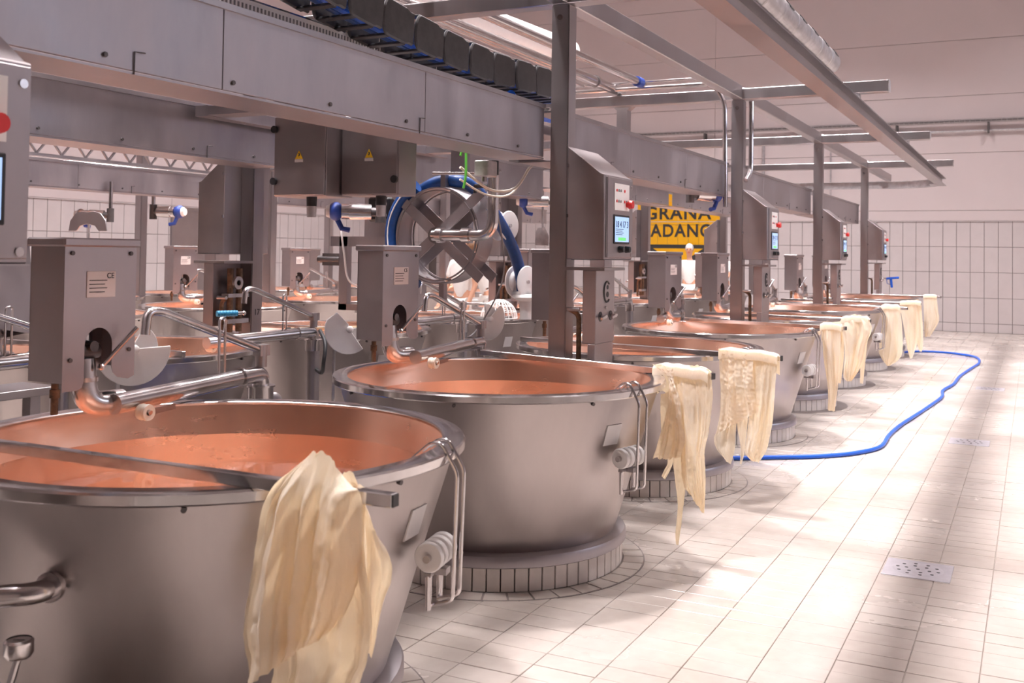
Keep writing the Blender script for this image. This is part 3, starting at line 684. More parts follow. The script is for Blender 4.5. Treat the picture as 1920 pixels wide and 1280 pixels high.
CLOTHS = [
 (2.112, [
   ([(1.631, 1.009), (1.706, 0.946), (1.754, 0.867), (1.775, 0.758), (1.802, 0.595), (1.807, 0.526), (1.792, 0.47), (1.794, 0.412)],
    [(1.522, 0.991), (1.478, 0.961), (1.459, 0.942), (1.458, 0.868), (1.462, 0.778), (1.479, 0.7), (1.502, 0.641), (1.533, 0.6)], -0.030, 4.2, 0.022),
   ([(1.674, 0.949), (1.705, 0.867), (1.735, 0.73), (1.738, 0.571), (1.729, 0.467), (1.741, 0.412), (1.76, 0.344), (1.758, 0.271)],
    [(1.48, 0.934), (1.467, 0.86), (1.452, 0.771), (1.426, 0.65), (1.436, 0.548), (1.459, 0.498), (1.494, 0.4), (1.53, 0.342)], 0.000, 5.3, 0.020),
   ([(1.557, 0.956), (1.511, 0.909), (1.503, 0.848), (1.495, 0.756), (1.499, 0.652), (1.497, 0.55)],
    [(1.48, 0.938), (1.447, 0.842), (1.409, 0.774), (1.405, 0.724), (1.425, 0.665), (1.459, 0.526)], 0.035, 2.4, 0.022),
 ]),
 (5.100, [
   ([(1.77, 0.951), (1.69, 0.911), (1.671, 0.859), (1.679, 0.734), (1.715, 0.589), (1.751, 0.478)],
    [(1.644, 0.972), (1.634, 0.888), (1.596, 0.803), (1.584, 0.698), (1.571, 0.602), (1.603, 0.504)], -0.030, 2.2, 0.014),
   ([(1.668, 0.972), (1.639, 0.824), (1.61, 0.649), (1.599, 0.473), (1.579, 0.36), (1.543, 0.321)],
    [(1.449, 0.956), (1.428, 0.839), (1.446, 0.663), (1.468, 0.556), (1.462, 0.4), (1.469, 0.238)], -0.012, 4.1, 0.016),
   ([(1.64, 0.734), (1.648, 0.511), (1.632, 0.38), (1.617, 0.249), (1.629, 0.115), (1.625, 0.058)],
    [(1.58, 0.739), (1.569, 0.519), (1.58, 0.341), (1.588, 0.243), (1.601, 0.136), (1.612, 0.06)], -0.005, 1.3, 0.010),
   ([(1.734, 0.822), (1.74, 0.705), (1.731, 0.579), (1.697, 0.466), (1.711, 0.42), (1.731, 0.38)],
    [(1.649, 0.828), (1.639, 0.713), (1.647, 0.587), (1.66, 0.47), (1.678, 0.423), (1.709, 0.369)], 0.020, 2.0, 0.012),
 ]),
 (6.220, [
   ([(1.725, 0.951), (1.719, 0.797), (1.707, 0.639), (1.727, 0.478), (1.743, 0.435)],
    [(1.506, 0.952), (1.5, 0.812), (1.489, 0.708), (1.462, 0.637), (1.467, 0.603)], -0.030, 4.5, 0.012),
   ([(1.531, 0.95), (1.519, 0.756), (1.518, 0.599), (1.538, 0.441), (1.548, 0.356), (1.505, 0.306)],
    [(1.353, 0.944), (1.363, 0.819), (1.376, 0.611), (1.4, 0.453), (1.42, 0.368), (1.461, 0.304)], -0.015, 3.6, 0.020),
   ([(1.725, 0.9), (1.723, 0.633), (1.738, 0.472), (1.754, 0.406), (1.737, 0.344), (1.682, 0.275)],
    [(1.601, 0.907), (1.604, 0.642), (1.614, 0.525), (1.624, 0.439), (1.629, 0.354), (1.652, 0.262)], 0.010, 2.4, 0.012),
   ([(1.623, 0.695), (1.611, 0.516), (1.584, 0.381), (1.588, 0.274)],
    [(1.522, 0.702), (1.537, 0.564), (1.556, 0.363), (1.576, 0.275)], 0.000, 1.5, 0.012),
 ]),
 (9.150, [
   ([(1.648, 0.96), (1.632, 0.845), (1.614, 0.627), (1.581, 0.411), (1.58, 0.226)],
    [(1.473, 0.981), (1.472, 0.744), (1.482, 0.527), (1.492, 0.418), (1.517, 0.218)], -0.020, 3.6, 0.020),
   ([(1.57, 0.955), (1.558, 0.715), (1.546, 0.475)],
    [(1.462, 0.96), (1.457, 0.72), (1.477, 0.458)], 0.020, 2.2, 0.015),
 ]),
 (10.450, [
   ([(1.665, 0.956), (1.683, 0.881), (1.646, 0.734), (1.637, 0.573), (1.653, 0.387), (1.615, 0.337)],
    [(1.487, 0.976), (1.398, 0.905), (1.395, 0.82), (1.433, 0.72), (1.485, 0.496), (1.573, 0.34)], -0.020, 4.4, 0.024),
   ([(1.515, 0.763), (1.502, 0.516), (1.497, 0.325)],
    [(1.415, 0.817), (1.437, 0.619), (1.468, 0.319)], 0.015, 1.6, 0.014),
 ]),
 (13.250, [
   ([(1.664, 0.944), (1.645, 0.728), (1.684, 0.447), (1.661, 0.34), (1.588, 0.228)],
    [(1.444, 0.949), (1.415, 0.738), (1.406, 0.431), (1.457, 0.305), (1.558, 0.23)], -0.020, 3.4, 0.024),
 ]),
 (14.700, [
   ([(1.603, 0.922), (1.554, 0.651), (1.521, 0.432), (1.472, 0.205)],
    [(1.395, 0.946), (1.362, 0.66), (1.385, 0.405), (1.444, 0.207)], -0.020, 2.6, 0.022),
   ([(1.43, 0.927), (1.413, 0.656), (1.388, 0.402), (1.356, 0.302)],
    [(1.337, 0.922), (1.321, 0.66), (1.317, 0.406), (1.329, 0.301)], 0.010, 1.4, 0.016),
 ]),
 (17.550, [
   ([(1.568, 0.947), (1.552, 0.696), (1.559, 0.494), (1.551, 0.292)],
    [(1.369, 0.933), (1.342, 0.744), (1.332, 0.543), (1.457, 0.313)], -0.020, 3.2, 0.030),
 ]),
]
CL_LAB = ['large cream cheese cloth hanging from the bar in the left foreground', 'cream cheese cloth with a long dripping tail on the second vat bar', 'crinkled cream cheese cloth beside the blue hose on the third vat bar', 'narrow cream cheese cloth on the fourth vat bar',
          'wide bunched cream cheese cloth on the fifth vat bar', 'cream cheese cloth on the sixth vat bar', 'two-tailed cream cheese cloth on the seventh vat bar', 'farthest cream cheese cloth in front of the tiled wall']
def samp(pts, t):
    x = t*(len(pts)-1); i = min(int(x), len(pts)-2); f_ = x-i
    p0 = pts[max(i-1, 0)]; p1 = pts[i]; p2 = pts[i+1]; p3 = pts[min(i+2, len(pts)-1)]
    return [.5*(2*p1[j]+(p2[j]-p0[j])*f_+(2*p0[j]-5*p1[j]+4*p2[j]-p3[j])*f_*f_+(3*p1[j]-p0[j]-3*p2[j]+p3[j])*f_**3) for j in (0, 1)]
for ci, (X, panels) in enumerate(CLOTHS):
    m = MB(); big = ci < 3; (bx0, by0), (bx1, by1) = BARS[ci]
    def xb(y): return bx1+(bx0-bx1)*(y-by1)/(by0-by1)
    for pi_, (Lp, Rp, off, kf, amp) in enumerate(panels):
        nv, nu = (84, 56) if big else (44, 30)
        seed = ci*7.3+pi_*3.1; vs = []
        for j in range(nv+1):
            v = j/nv; l_, r_ = samp(Lp, v), samp(Rp, v)
            w = abs(l_[0]-r_[0])
            for i in range(nu+1):
                u = i/nu
                y = l_[0]+(r_[0]-l_[0])*u; z = l_[1]+(r_[1]-l_[1])*u
                up_ = math.exp(-((v)*6)**2)                       # gathered over the bar at the top
                grow = min(1, .25+v*2.2)
                q1 = noise.noise(Vector((u*kf*1.15+seed*3.7+.5*v, v*.9+seed, seed)))
                q2 = noise.noise(Vector((u*kf*2.6+seed*1.9-.4*v, v*1.1, seed+4)))
                rid = 1-abs(noise.noise(Vector((u*kf*1.7+seed+.35*math.sin(2.5*v+seed), v*.7, seed+9))))*2.4
                fold = 1.7*q1+.7*q2-.75*max(-.2, rid)
                ph = 4*q1+seed
                fine = noise.noise(Vector((y*26, z*9+seed, seed)))*.008+noise.noise(Vector((y*70, z*40, seed)))*.0028
                crink = noise.noise(Vector((y*55+seed, z*60, 2)))*.006 if (ci in (1, 2) and pi_ in (0, 1)) else 0
                taper = min(1, w/.10)
                x = xb(y)+(off if off > 0 else off-.012)+amp*taper*grow*fold*(1-.7*up_)+fine+crink
                x += ((.03 if ci == 0 else .006) if off < .01 else -.02)*up_
                z += (.022 if ci == 0 else .006)*up_*math.sin(PI*u)
                z += .012*up_*math.sin(PI*u*1.5+seed)+.006*fold*up_
                y += .006*math.cos(ph)*grow*taper
                z += (.012*noise.noise(Vector((u*5, seed, 3)))+.008*noise.noise(Vector((u*17, seed, 5))))*max(0, v-.8)*5*taper
                vs.append((x, y, z))
        W_ = nu+1
        m.add(vs, [(j*W_+i, j*W_+i+1, (j+1)*W_+i+1, (j+1)*W_+i) for j in range(nv) for i in range(nu)])
    # the part folded over the bar
    P0 = panels[0]; yt = sorted([p_[0][0][0] for p_ in panels]+[p_[1][0][0] for p_ in panels]); zt = max(p_[0][0][1] for p_ in panels)
    if ci > 0:                                                   # the fold lying over the bar and a short flap behind it
        nu = 40; y0, y1 = min(p_[1][0][0] for p_ in panels), max(p_[0][0][0] for p_ in panels); vs = []
        for j in range(14):
            a = PI*j/11
            for i in range(nu+1):
                u = i/nu; y = y0+(y1-y0)*u; f_ = noise.noise(Vector((u*6, ci*3.3, 0)))
                e_ = max(0, 1-abs(2*u-1)**6)
                zt_ = VZ+.040+.016*e_+.012*f_
                if j >= 12: vs.append((xb(y)+.036+.012*f_+.01*(j-12), y, zt_-.05-(j-12)*(.10+.06*f_)))
                else: vs.append((xb(y)-.040*math.cos(a), y, zt_-.02+.026*math.sin(a)-(.035 if j == 0 else 0)))
        W_ = nu+1; m.add(vs, [(j*W_+i, j*W_+i+1, (j+1)*W_+i+1, (j+1)*W_+i) for j in range(13) for i in range(nu)])
    o = m.build('cheese_cloth', 'cloth', angle=75)
    tag(o, CL_LAB[ci], 'cloth', 'cheese cloths hung over the vat bars')

# ------------------------------------------------------------------ valve boxes above the vats
def make_valve_box(s, label, loc, rz, plate=True):
    t = thing('valve_box', label, 'box', loc, rz, 'steel valve boxes above the vats'); w, d, h = .325, .175, .545
    # front plate with an arched opening at the foot
    cx, hw, top = .155, .062, .215
    pts = [(0, .0), (cx-hw-.03, .0), (cx-hw-.008, .008), (cx-hw, .03), (cx-hw, top-.058)]
    for k in range(13): a = PI-PI*k/12; pts.append((cx+hw*math.cos(a), top-.058+hw*math.sin(a)))
    pts += [(cx+hw, .075), (cx+hw+.008, .05), (cx+hw+.03, .03), (w-.03, .02), (w, .03), (w, h-.03), (0, h-.03)]
    MB().prism(pts, 'y', 0, .004).build('front_plate', 'steel_box', t, my=s)
    MB().box((0, .004, .03), (.004, d, h-.03)).box((w-.004, .004, .06), (w, d, h-.03)).box((0, d-.004, .04), (w, d, h-.03)).build('casing', 'steel_box', t, my=s)
    MB().box((-.012, -.012, h-.032), (w+.012, d+.012, h)).build('lid', 'steel_box', t, my=s, bevel=.006)
    for x, z in ((.03, h-.055), (w-.03, h-.055), (.03, .11), (w-.03, .13)):
        MB().cyl((x, 0, z), (x, -.007, z), .008, n=8).build('bolt', 'dark_steel', t, my=s)
    if plate:
        pp = MB().box((.095, -.003, h-.215), (.225, 0, h-.12)).build('rating_plate', 'paper', t, my=s, bevel=.001)
        for k in range(4):
            MB().box((.105, -.004, h-.197+k*.014), (.175+.01*(k % 2), -.003, h-.194+k*.014)).build('print_line', 'ink', pp, my=s)
        if s > 0: text_part('ce_mark', 'CE', .028, 'ink', pp, (.20, -.0035, h-.146), FACE_AISLE)
    MB().cyl((cx, .09, .30), (cx, .09, .06), .038).build('valve_body', 'chrome', t, my=s)
    MB().cyl((cx-.045, .06, .13), (cx+.045, .06, .13), .028).cyl((cx, .02, .15), (cx, .09, .15), .02).build('valve_clamp', 'dark_steel', t, my=s)
    MB().cyl((cx+.015, .0, .075), (cx+.125, -.06, .215), .0085).sphere((cx+.015, .0, .075), .014, 10).build('lever', 'chrome', t, my=s)
    MB().tube(fillet([(cx-.01, .07, .10), (cx-.01, .05, -.066), (cx+.14, .03, -.066)], .10, 8), .046, n=20).build('elbow', 'chrome', t, my=s)
    MB().lathe([(.046, -.008), (.054, -.008), (.054, .008), (.046, .008)], 20, c=(cx-.01, .062, .03)).build('elbow_collar', 'chrome', t, my=s)
    MB().cyl((.045, .09, .02), (.045, .09, -.09), .013).cyl((.045, .09, .0), (.045, .09, -.03), .018).build('drip_tube', 'rust', t, my=s)
    return t
def make_arm(s, label, loc, L=.93, dy=-.10, lift=.205):
    # swing pipe from the pivot (origin, floor level) towards the valve box, with a thin bent spout above it
    t = thing('swing_arm', label, 'pipe', loc, 0, 'swing pipes between the vats')
    MB().cyl((0, 0, 0), (0, 0, .86), .045, n=20).build('pivot_post', 'steel', t, my=s)
    MB().cyl((0, 0, .84), (0, 0, .91), .058, n=20).cyl((0, 0, .91), (0, 0, .918), .066, n=20).build('pivot_sleeve', 'chrome', t, my=s)
    MB().tube(fillet([(0, 0, .915), (0, 0, .965), (-.10, dy*.1, .968), (-L, dy, .952)], .06, 8), .038, n=18).build('arm_pipe', 'chrome', t, my=s)
    MB().lathe([(.036, -.006), (.045, -.006), (.045, .006), (.036, .006)], 20, c=(-.16, dy*.16, .967), axis=(-1, dy/L, 0)).build('pipe_clamp', 'chrome', t, my=s)
    MB().cyl((0, 0, 1.0), (0, 0, 1.10), .026).box((-.03, -.022, 1.05), (.035, .022, 1.10)).build('spout_swivel', 'steel', t, my=s)
    MB().tube(fillet([(0, 0, 1.075), (-.62, -.01, 1.075+lift), (-.69, -.01, 1.075+lift), (-.70, -.01, 1.075+lift-.09)], .05, 8), .0185, n=14).build('spout', 'chrome', t, my=s)
    MB().tube(fillet([(-.30, -.025, 1.0), (-.30, -.025, 1.235), (-.265, -.025, 1.235), (-.265, -.025, 1.0)], .017, 5), .006, n=8).build('wire_loop', 'chrome', t, my=s)
    MB().lathe([(.012, -.02), (.03, -.022), (.032, -.012), (.022, 0), (.032, .012), (.03, .022), (.012, .02)], 20, c=(-L+.10, dy-.055, .915), axis=(0, 1, 0)).build('roller', 'cream_pl', t, my=s)
    MB().cyl((-L+.10, dy-.085, .915), (-L+.10, dy+.01, .94), .009).bar((-L+.10, dy-.07, .915), (-L+.24, dy-.065, .922), .008, .022).build('roller_bracket', 'chrome', t, my=s)
    return t
BOX = [((2.53, 3.045), 0), ((4.64, 3.125), -4), ((6.78, 3.10), -5), ((9.06, 3.01), -9), ((10.86, 3.03), -6), ((13.0, 3.05), -5), ((15.1, 3.05), -5), ((17.2, 3.05), -5)]
vb = ar = None
for k, ((x, y), a) in enumerate(BOX):
    lb = 'tall grey steel valve box with a tubular elbow over the %s aisle-row vat' % ORD[k]
    if vb is None: vb = make_valve_box(1, lb, (x, y, 1.02), math.radians(a))
    else: dup(vb, (x, y, 1.02), math.radians(a), lb)
    lb = 'swing pipe with a bent spout and wire loop behind the %s aisle-row vat' % ORD[k]
    p = (VAT_X[k]+1.042, 3.135, 0)
    if ar is None: ar = make_arm(1, lb, p)
    else: dup(ar, p, None, lb)
MIR = 7.586
vb2 = ar2 = None
for k in range(0, 7):
    x = VAT_X[k]-.15+.07*(k % 2); y = MIR-3.05
    lb = 'grey steel valve box over the %s middle-row vat' % ORD[k]
    if k in (0, 2, 3, 4, 5, 6):
        if vb2 is None: vb2 = make_valve_box(-1, lb, (3.25, 4.62, 1.06), math.radians(14), False); vb2.rotation_euler = (math.radians(-14), math.radians(10), math.radians(14))
        else: dup(vb2, (x+.25, y+.06, 1.03), math.radians(6), lb)
    lb = 'swing pipe with a bent spout behind the %s middle-row vat' % ORD[k]
    p = (VAT_X[k]+1.042, MIR-3.135, 0)
    if ar2 is None: ar2 = make_arm(-1, lb, p)
    else: dup(ar2, p, None, lb)
for k in (3, 4, 5, 6):
    for nm, yy, s_ in (('third', 8.80, 1), ('back', 10.3, -1)):
        dup(vb if s_ > 0 else vb2, (VAT_X[k]-.10, yy, 1.02), math.radians(-12 if s_ > 0 else 8), 'grey valve box over the %s vat of the %s background row' % (ORD[k-1], nm))
for k in (2, 3, 4, 5):
    dup(ar, (VAT_X[k]+1.04, 8.88, 0), None, 'swing pipe behind the %s vat of the third background row' % ORD[k-1])

# ------------------------------------------------------------------ control cabinets on the posts
def make_cabinet(s, label, loc):
    t = thing('control_cabinet', label, 'cabinet', loc, 0, 'sloped-top control cabinets on the posts')      # origin: rear lower corner against the post
    D = -.245
    MB().prism([(0, 0), (0, .678), (D+.03, .512), (D+.006, .505), (D+.006, 0)], 'x', 0, .47).build('body', 'steel_box', t, my=s, bevel=.004)
    MB().box((-.002, -.03, -.004), (.472, D, 0)).build('bottom_lip', 'steel', t, my=s)
    dr = MB().box((.025, D, .012), (.465, D+.006, .495)).build('door', 'steel_box', t, my=s, bevel=.003)
    MB().box((.035, D-.002, .012), (.038, D, .495)).build('door_gap', 'dark_steel', dr, my=s)
    MB().box((.145, D-.003, .30), (.395, D, .462)).build('button_plate', 'white_pl', dr, my=s)
    for r_ in range(2):
        for k in range(6 if r_ else 4):
            MB().cyl((.18+.034*k+(.03 if k > 2 else 0), D-.003, .42-.065*r_), (.18+.034*k+(.03 if k > 2 else 0), D-.006, .42-.065*r_), .009, n=10).build('push_button', 'grey_wire' if k % 3 else 'red', dr, my=s)
    MB().cyl((.35, D-.003, .34), (.35, D-.02, .34), .018).cyl((.35, D-.02, .34), (.35, D-.045, .34), .028, .024).build('emergency_button', 'red', dr, my=s)
    sf = MB().box((.135, D-.006, .095), (.395, D, .272)).build('screen_frame', 'black_pl', dr, my=s, bevel=.003)
    MB().box((.148, D-.0068, .108), (.382, D-.006, .26)).build('screen', 'screen', sf, my=s)
    if s > 0:
        text_part('screen_digits', '18 4', .058, 'scr_txt', sf, (.205, D-.0075, .195), FACE_AISLE)
        text_part('screen_digits', '17 3', .058, 'scr_txt', sf, (.32, D-.0075, .195), FACE_AISLE)
        for k in range(4): MB().box((.16, D-.0074, .15+.011*k), (.27+.02*(k % 2), D-.0069, .154+.011*k)).build('screen_line', 'scr_txt', sf)
        MB().box((.20, D-.0074, .115), (.33, D-.0069, .135)).build('screen_bar', 'scr_grn', sf)
    for x in (.24, .345): MB().cyl((x, D, .062), (x, D-.03, .062), .021, .018).build('knob', 'black_pl', dr, my=s)
    for z in (.03, .45): MB().cyl((.44, D, z), (.44, D-.004, z), .012, n=12).build('door_lock', 'chrome', dr, my=s)
    MB().box((.0, -.01, .25), (-.012, .0, .27)).box((.0, -.01, .55), (-.012, .0, .57)).build('hinge', 'chrome', t, my=s)
    return t
def make_stand(s, label, loc, leg=True):
    t = thing('valve_stand', label, 'stand', loc, 0, 'valve stands under the control cabinets')               # origin: floor, rear left
    MB().box((-.03, .12, 1.435), (.31, -.155, 1.452)).build('shelf', 'steel', t, my=s)
    MB().box((0, -.005, 1.0), (.30, -.092, 1.435)).build('case', 'steel_box', t, my=s, bevel=.004)
    if leg: MB().box((.0, -.04, 0), (.285, -.09, 1.0)).build('leg_casing', 'steel_box', t, my=s, bevel=.003)
    c = (.17, 1.305)
    MB().tube([(c[0]+.05*math.cos(a), -.0935, c[1]+.062*math.sin(a)) for a in [math.radians(50+26*i) for i in range(11)]], .006, n=6).build('logo_ring', 'ink', t, my=s)
    MB().cyl((c[0]+.012, -.092, c[1]+.028), (c[0]+.012, -.095, c[1]+.028), .013).cyl((c[0]+.012, -.092, c[1]-.016), (c[0]+.012, -.095, c[1]-.016), .017).build('logo_dot', 'ink', t, my=s)
    for x in (.07, .235):
        MB().cyl((x, -.092, 1.16), (x, -.0945, 1.16), .030).build('port_hole', 'black_pl', t, my=s)
        MB().cyl((x, -.092, 1.16), (x, -.13, 1.16), .011).bar((x-.06, -.125, 1.15), (x+.02, -.125, 1.165), .012, .014).build('valve_key', 'chrome', t, my=s)
    MB().cyl((.15, -.092, 1.21), (.15, -.10, 1.21), .010).build('bolt', 'chrome', t, my=s)
    MB().tube(fillet([(.045, .035, .05 if leg else .95), (.045, .035, 1.17), (.03, .09, 1.20)], .05), .015).build('steam_pipe', 'rust', t, my=s)
    MB().cyl((.02, .02, 1.20), (.02, .10, 1.20), .012).build('stay', 'galv', t, my=s)
    return t
CAB = ['screen control cabinet with a sloped top on the first post', 'sloped control cabinet on the second post', 'sloped control cabinet on the third post', 'shiny sloped control cabinet on the farthest post']
cb = make_cabinet(1, 'steel control cabinet with a red button cut by the left picture edge', (1.296, 2.50, 1.487)); sd = None
for k in range(4):
    x = POST_X[k]-.058
    dup(cb, (x, 2.499, 1.50), None, CAB[k])
    lb = 'narrow steel valve stand with a round logo under the cabinet of the %s post' % ['first', 'second', 'third', 'farthest'][k]
    if sd is None: sd = make_stand(1, lb, (x, 2.398, 0))
    else: dup(sd, (x, 2.398, 0), None, lb)
MB().tube(spline([(.46, -.10, .36), (.478, -.11, .34), (.484, -.11, .25), (.478, -.10, .14), (.46, -.09, .10)], 5), .005, n=8).build('side_cable', 'wire', cb)
MB().cyl((.47, -.10, .37), (.50, -.10, .37), .016).build('side_plug', 'red', cb)
cb2 = sd2 = None
for k in range(4):
    x = POST_X[k]-.058; y = 5.035
    lb = 'sloped control cabinet turned away on the %s middle-row post' % ORD[k]
    if cb2 is None: cb2 = make_cabinet(-1, lb, (x-.17, y-.005, 1.50))
    else: dup(cb2, (x-.17, y-.005, 1.50), None, lb)
    lb = 'valve stand with rusty pipes beside the %s middle-row post' % ORD[k]
    if sd2 is None:
        sd2 = make_stand(-1, lb, (x-.27, 5.02, 0), False)
        for dx in (.10, .19): MB().tube([(dx, .06, .96), (dx, .06, 1.2), (dx, .06, 1.40)], .022).build('steam_pipe', 'rust', sd2, my=-1)
        MB().lathe([(.02, -.012), (.045, -.012), (.045, .012), (.02, .012)], 16, c=(.14, .09, 1.3), axis=(0, 1, 0)).build('valve_wheel', 'galv', sd2, my=-1)
        MB().box((.05, .03, 1.02), (.26, .09, 1.05)).build('pipe_clip', 'galv', sd2, my=-1); MB().box((.05, .03, 1.2), (.26, .09, 1.225)).build('pipe_clip', 'galv', sd2, my=-1)
    else: dup(sd2, (x-.27, 5.02, 0), None, lb)
# blue hoses on the far post, valve actuators
t = thing('spray_gun', 'blue water spray gun hanging beside the farthest cabinet', 'spray gun', (18.2, 2.13, 1.17))
MB().bar((0, .10, .03), (0, -.12, .05), .05, .05).build('barrel', 'blue', t, bevel=.012); MB().bar((0, .0, .04), (0, -.02, -.17), .04, .05, (0, 1, 0)).build('grip', 'blue', t, bevel=.012)
MB().tube([(0, .09, .02), (0, .08, -.08), (0, .01, -.10)], .008).build('trigger', 'blue_pt', t); MB().cyl((0, -.12, .05), (0, -.17, .055), .03, .022).build('nozzle', 'blue', t)
MB().cyl((0, .10, .03), (0, .17, .03), .02).build('connector', 'chrome', t)
t.scale = (.75, .75, .75)

# ------------------------------------------------------------------ travelling carriage between the two rows: electric boxes, hose reel, blue hose
def warn(parent, y, z, x):
    tri = MB().prism([(y-.028, z), (y+.028, z), (y, z+.05)], 'x', x-.002, x).build('warning_triangle', 'yellow', parent)
    MB().prism([(y-.006, z+.032), (y+.004, z+.034), (y-.001, z+.022), (y+.006, z+.022), (y-.004, z+.006), (y-.001, z+.017), (y-.007, z+.017)], 'x', x-.003, x-.002).build('lightning_mark', 'ink', tri)
    MB().box((x-.002, y-.03, z-.02), (x, y+.03, z-.003)).build('warning_strip', 'paper', parent)
def ebox(label, x0, x1, y0, y1, z0, z1, hinges):
    t = thing('electric_box', label, 'cabinet', (x0, y1, z0), 0, 'electric boxes under the gantry'); W = y1-y0; H = z1-z0
    MB().box((0, -W, 0), (x1-x0, 0, H)).build('case', 'steel_box', t, bevel=.004)
    d = MB().box((-.012, -W+.006, .006), (0, -.006, H-.006)).build('door', 'steel_box', t, bevel=.003)
    warn(d, -W*.5, .22, -.012)
    for hy, hz in hinges: MB().cyl((-.012, hy, hz), (-.03, hy, hz), .022, n=14).build('latch', 'black_pl', d)
    MB().cyl((.09, -W*.55, 0), (.09, -W*.55, -.055), .032, .03).build('gland', 'black_pl', t)
    MB().cyl((.09, -W*.55, -.055), (.09, -W*.55, -.12), .03, .027).build('gland_cap', 'galv', t)
    return t
ebox('left electric box with a yellow warning triangle under the gantry beam', 4.855, 5.12, 3.676, 4.06, 1.85, 2.33, ((-.012, .09), (-.012, .40)))
ebox('right electric box with a yellow warning triangle under the gantry beam', 5.0, 5.19, 3.27, 3.672, 1.858, 2.33, ((-.385, .09),))
t = MB().box((4.7, 2.95, 2.335), (7.6, 3.05, 2.40)).build('carriage_frame', 'steel_b', bevel=.004); tag(t, 'steel carriage frame slung between the two gantry beams', 'frame')
MB().box((4.7, 4.45, 2.335), (7.6, 4.55, 2.40)).build('side_rail', 'steel_b', t); MB().box((4.7, 3.05, 2.34), (4.85, 4.45, 2.395)).build('cross_member', 'steel_b', t); MB().box((7.2, 3.05, 2.34), (7.35, 4.45, 2.395)).build('cross_member', 'steel_b', t)
MB().box((6.60, 3.7, 1.60), (6.67, 3.86, 2.34)).build('reel_hanger', 'steel_b', t); MB().box((6.58, 3.05, 2.345), (6.68, 4.45, 2.39)).build('cross_member', 'steel_b', t)

RX, RY, RZ_ = 6.38, 3.78, 1.65
t = thing('hose_reel', 'large steel hose reel with crossed spokes behind the gantry beam', 'hose reel', (RX, RY, RZ_))
for dx in (-.10, .10):
    MB().lathe([(.315, dx-.006), (.325, dx-.006), (.325, dx+.006), (.315, dx+.006)], 64, axis=(1, 0, 0), closed=True).build('rim_hoop', 'steel', t)
    for a in (40, 140, 220, 320):
        a = math.radians(a); p = Vector((dx, math.cos(a)*.05, math.sin(a)*.05)); q = Vector((dx, math.cos(a)*.47, math.sin(a)*.47))
        MB().bar(p, q, .075, .006, (1, 0, 0)).build('spoke', 'steel_b', t)
MB().lathe([(.335, -.10), (.345, -.10), (.345, .10), (.335, .10)], 64, axis=(1, 0, 0), closed=True).build('drum_band', 'steel_b', t)
MB().cyl((-.13, 0, 0), (.23, 0, 0), .055, n=24).build('hub', 'chrome', t)
for a in (90, 270):
    a = math.radians(a); MB().bar((0, math.cos(a)*.34, math.sin(a)*.34), (0, math.cos(a)*.46, math.sin(a)*.46), .04, .05, (1, 0, 0)).build('hose_bracket', 'steel_b', t)
hp = [(6.30, RY+.40*math.cos(math.radians(a)), RZ_+.40*math.sin(math.radians(a))) for a in range(-65, 66, 8)]
o = MB().tube(hp, .046, n=16).build('reel_hose', 'blue_dk'); tag(o, 'thick dark blue hose wound round the hose reel', 'hose')
MB().tube([(p[0]-.047, p[1]*1+.0, p[2]) for p in hp[4:16]], .005, n=6).build('hose_stripe', 'white_pl', o)
hp2 = [(6.44, RY+.40*math.cos(math.radians(a)), RZ_+.40*math.sin(math.radians(a))) for a in range(38, 101, 6)]+[(6.50, 3.66, 2.03), (6.66, 3.62, 1.94), (6.90, 3.60, 1.76), (7.10, 3.585, 1.56), (7.2, 3.572, 1.38), (7.22, 3.56, 1.24)]
o = MB().tube(spline(hp2, 4), .046, n=16).build('delivery_hose', 'blue_dk'); tag(o, 'thick blue hose curving from the reel down between white guide rollers', 'hose')
t = thing('suction_pipe', 'steel elbow pipe from the gantry into the hub of the hose reel', 'pipe', (6.20, 3.29, 1.65))
MB().tube(fillet([(.0, .47, 0), (0, .0, 0), (0, 0, .46)], .11, 8), .040, n=20).build('elbow_pipe', 'chrome', t)
MB().lathe([(.041, -.03), (.053, -.03), (.053, .03), (.041, .03)], 22, c=(0, .20, 0), axis=(0, 1, 0)).build('coupling', 'chrome', t)
MB().lathe([(.041, -.02), (.056, -.02), (.056, .02), (.041, .02)], 22, c=(0, .41, 0), axis=(0, 1, 0)).build('hub_union', 'chrome', t)
MB().cyl((0, 0, .435), (0, 0, .448), .056).cyl((0, 0, .25), (0, 0, .255), .0415).build('flange', 'chrome', t)
MB().cyl((0, .02, .42), (-.05, .45, .43), .011).build('stay_rod', 'chrome', t)
MB().cyl((.0, .04, .335), (0, .14, .34), .014).cyl((0, .14, .345), (0, .14, .29), .012).build('sensor', 'black_pl', t)
def roller_pair(label, loc, rz, r=.085, half=.05):
    t = thing('guide_roller', label, 'roller', loc, rz, 'white hose guide rollers')
    for s_ in (-1, 1):
        MB().lathe([(.012, -.01), (r*.55, -.012), (r*.95, -.006), (r, 0), (r*.95, .006), (r*.55, .012), (.012, .01)], 32, c=(0, s_*half, 0), axis=(0, 1, 0)).build('roller_flange', 'white_pl', t)
        MB().cyl((0, s_*(half+.008), 0), (0, s_*(half+.02), 0), .014).build('axle_nut', 'chrome', t)
    MB().lathe([(r*.8, -half), (r*.42, -half*.4), (r*.38, 0), (r*.42, half*.4), (r*.8, half)], 28, axis=(0, 1, 0)).build('roller_core', 'white_pl', t)
    return t
roller_pair('white guide roller beside the steel elbow pipe', (7.02, 3.63, 1.74), math.radians(-12), .115, .055)
roller_pair('lower white guide roller at the end of the blue hose', (7.23, 3.58, 1.31), math.radians(-12), .125, .06)
t = thing('funnel_nozzle', 'white plastic funnel nozzle under the lower guide roller', 'nozzle', (7.23, 3.53, 1.02))
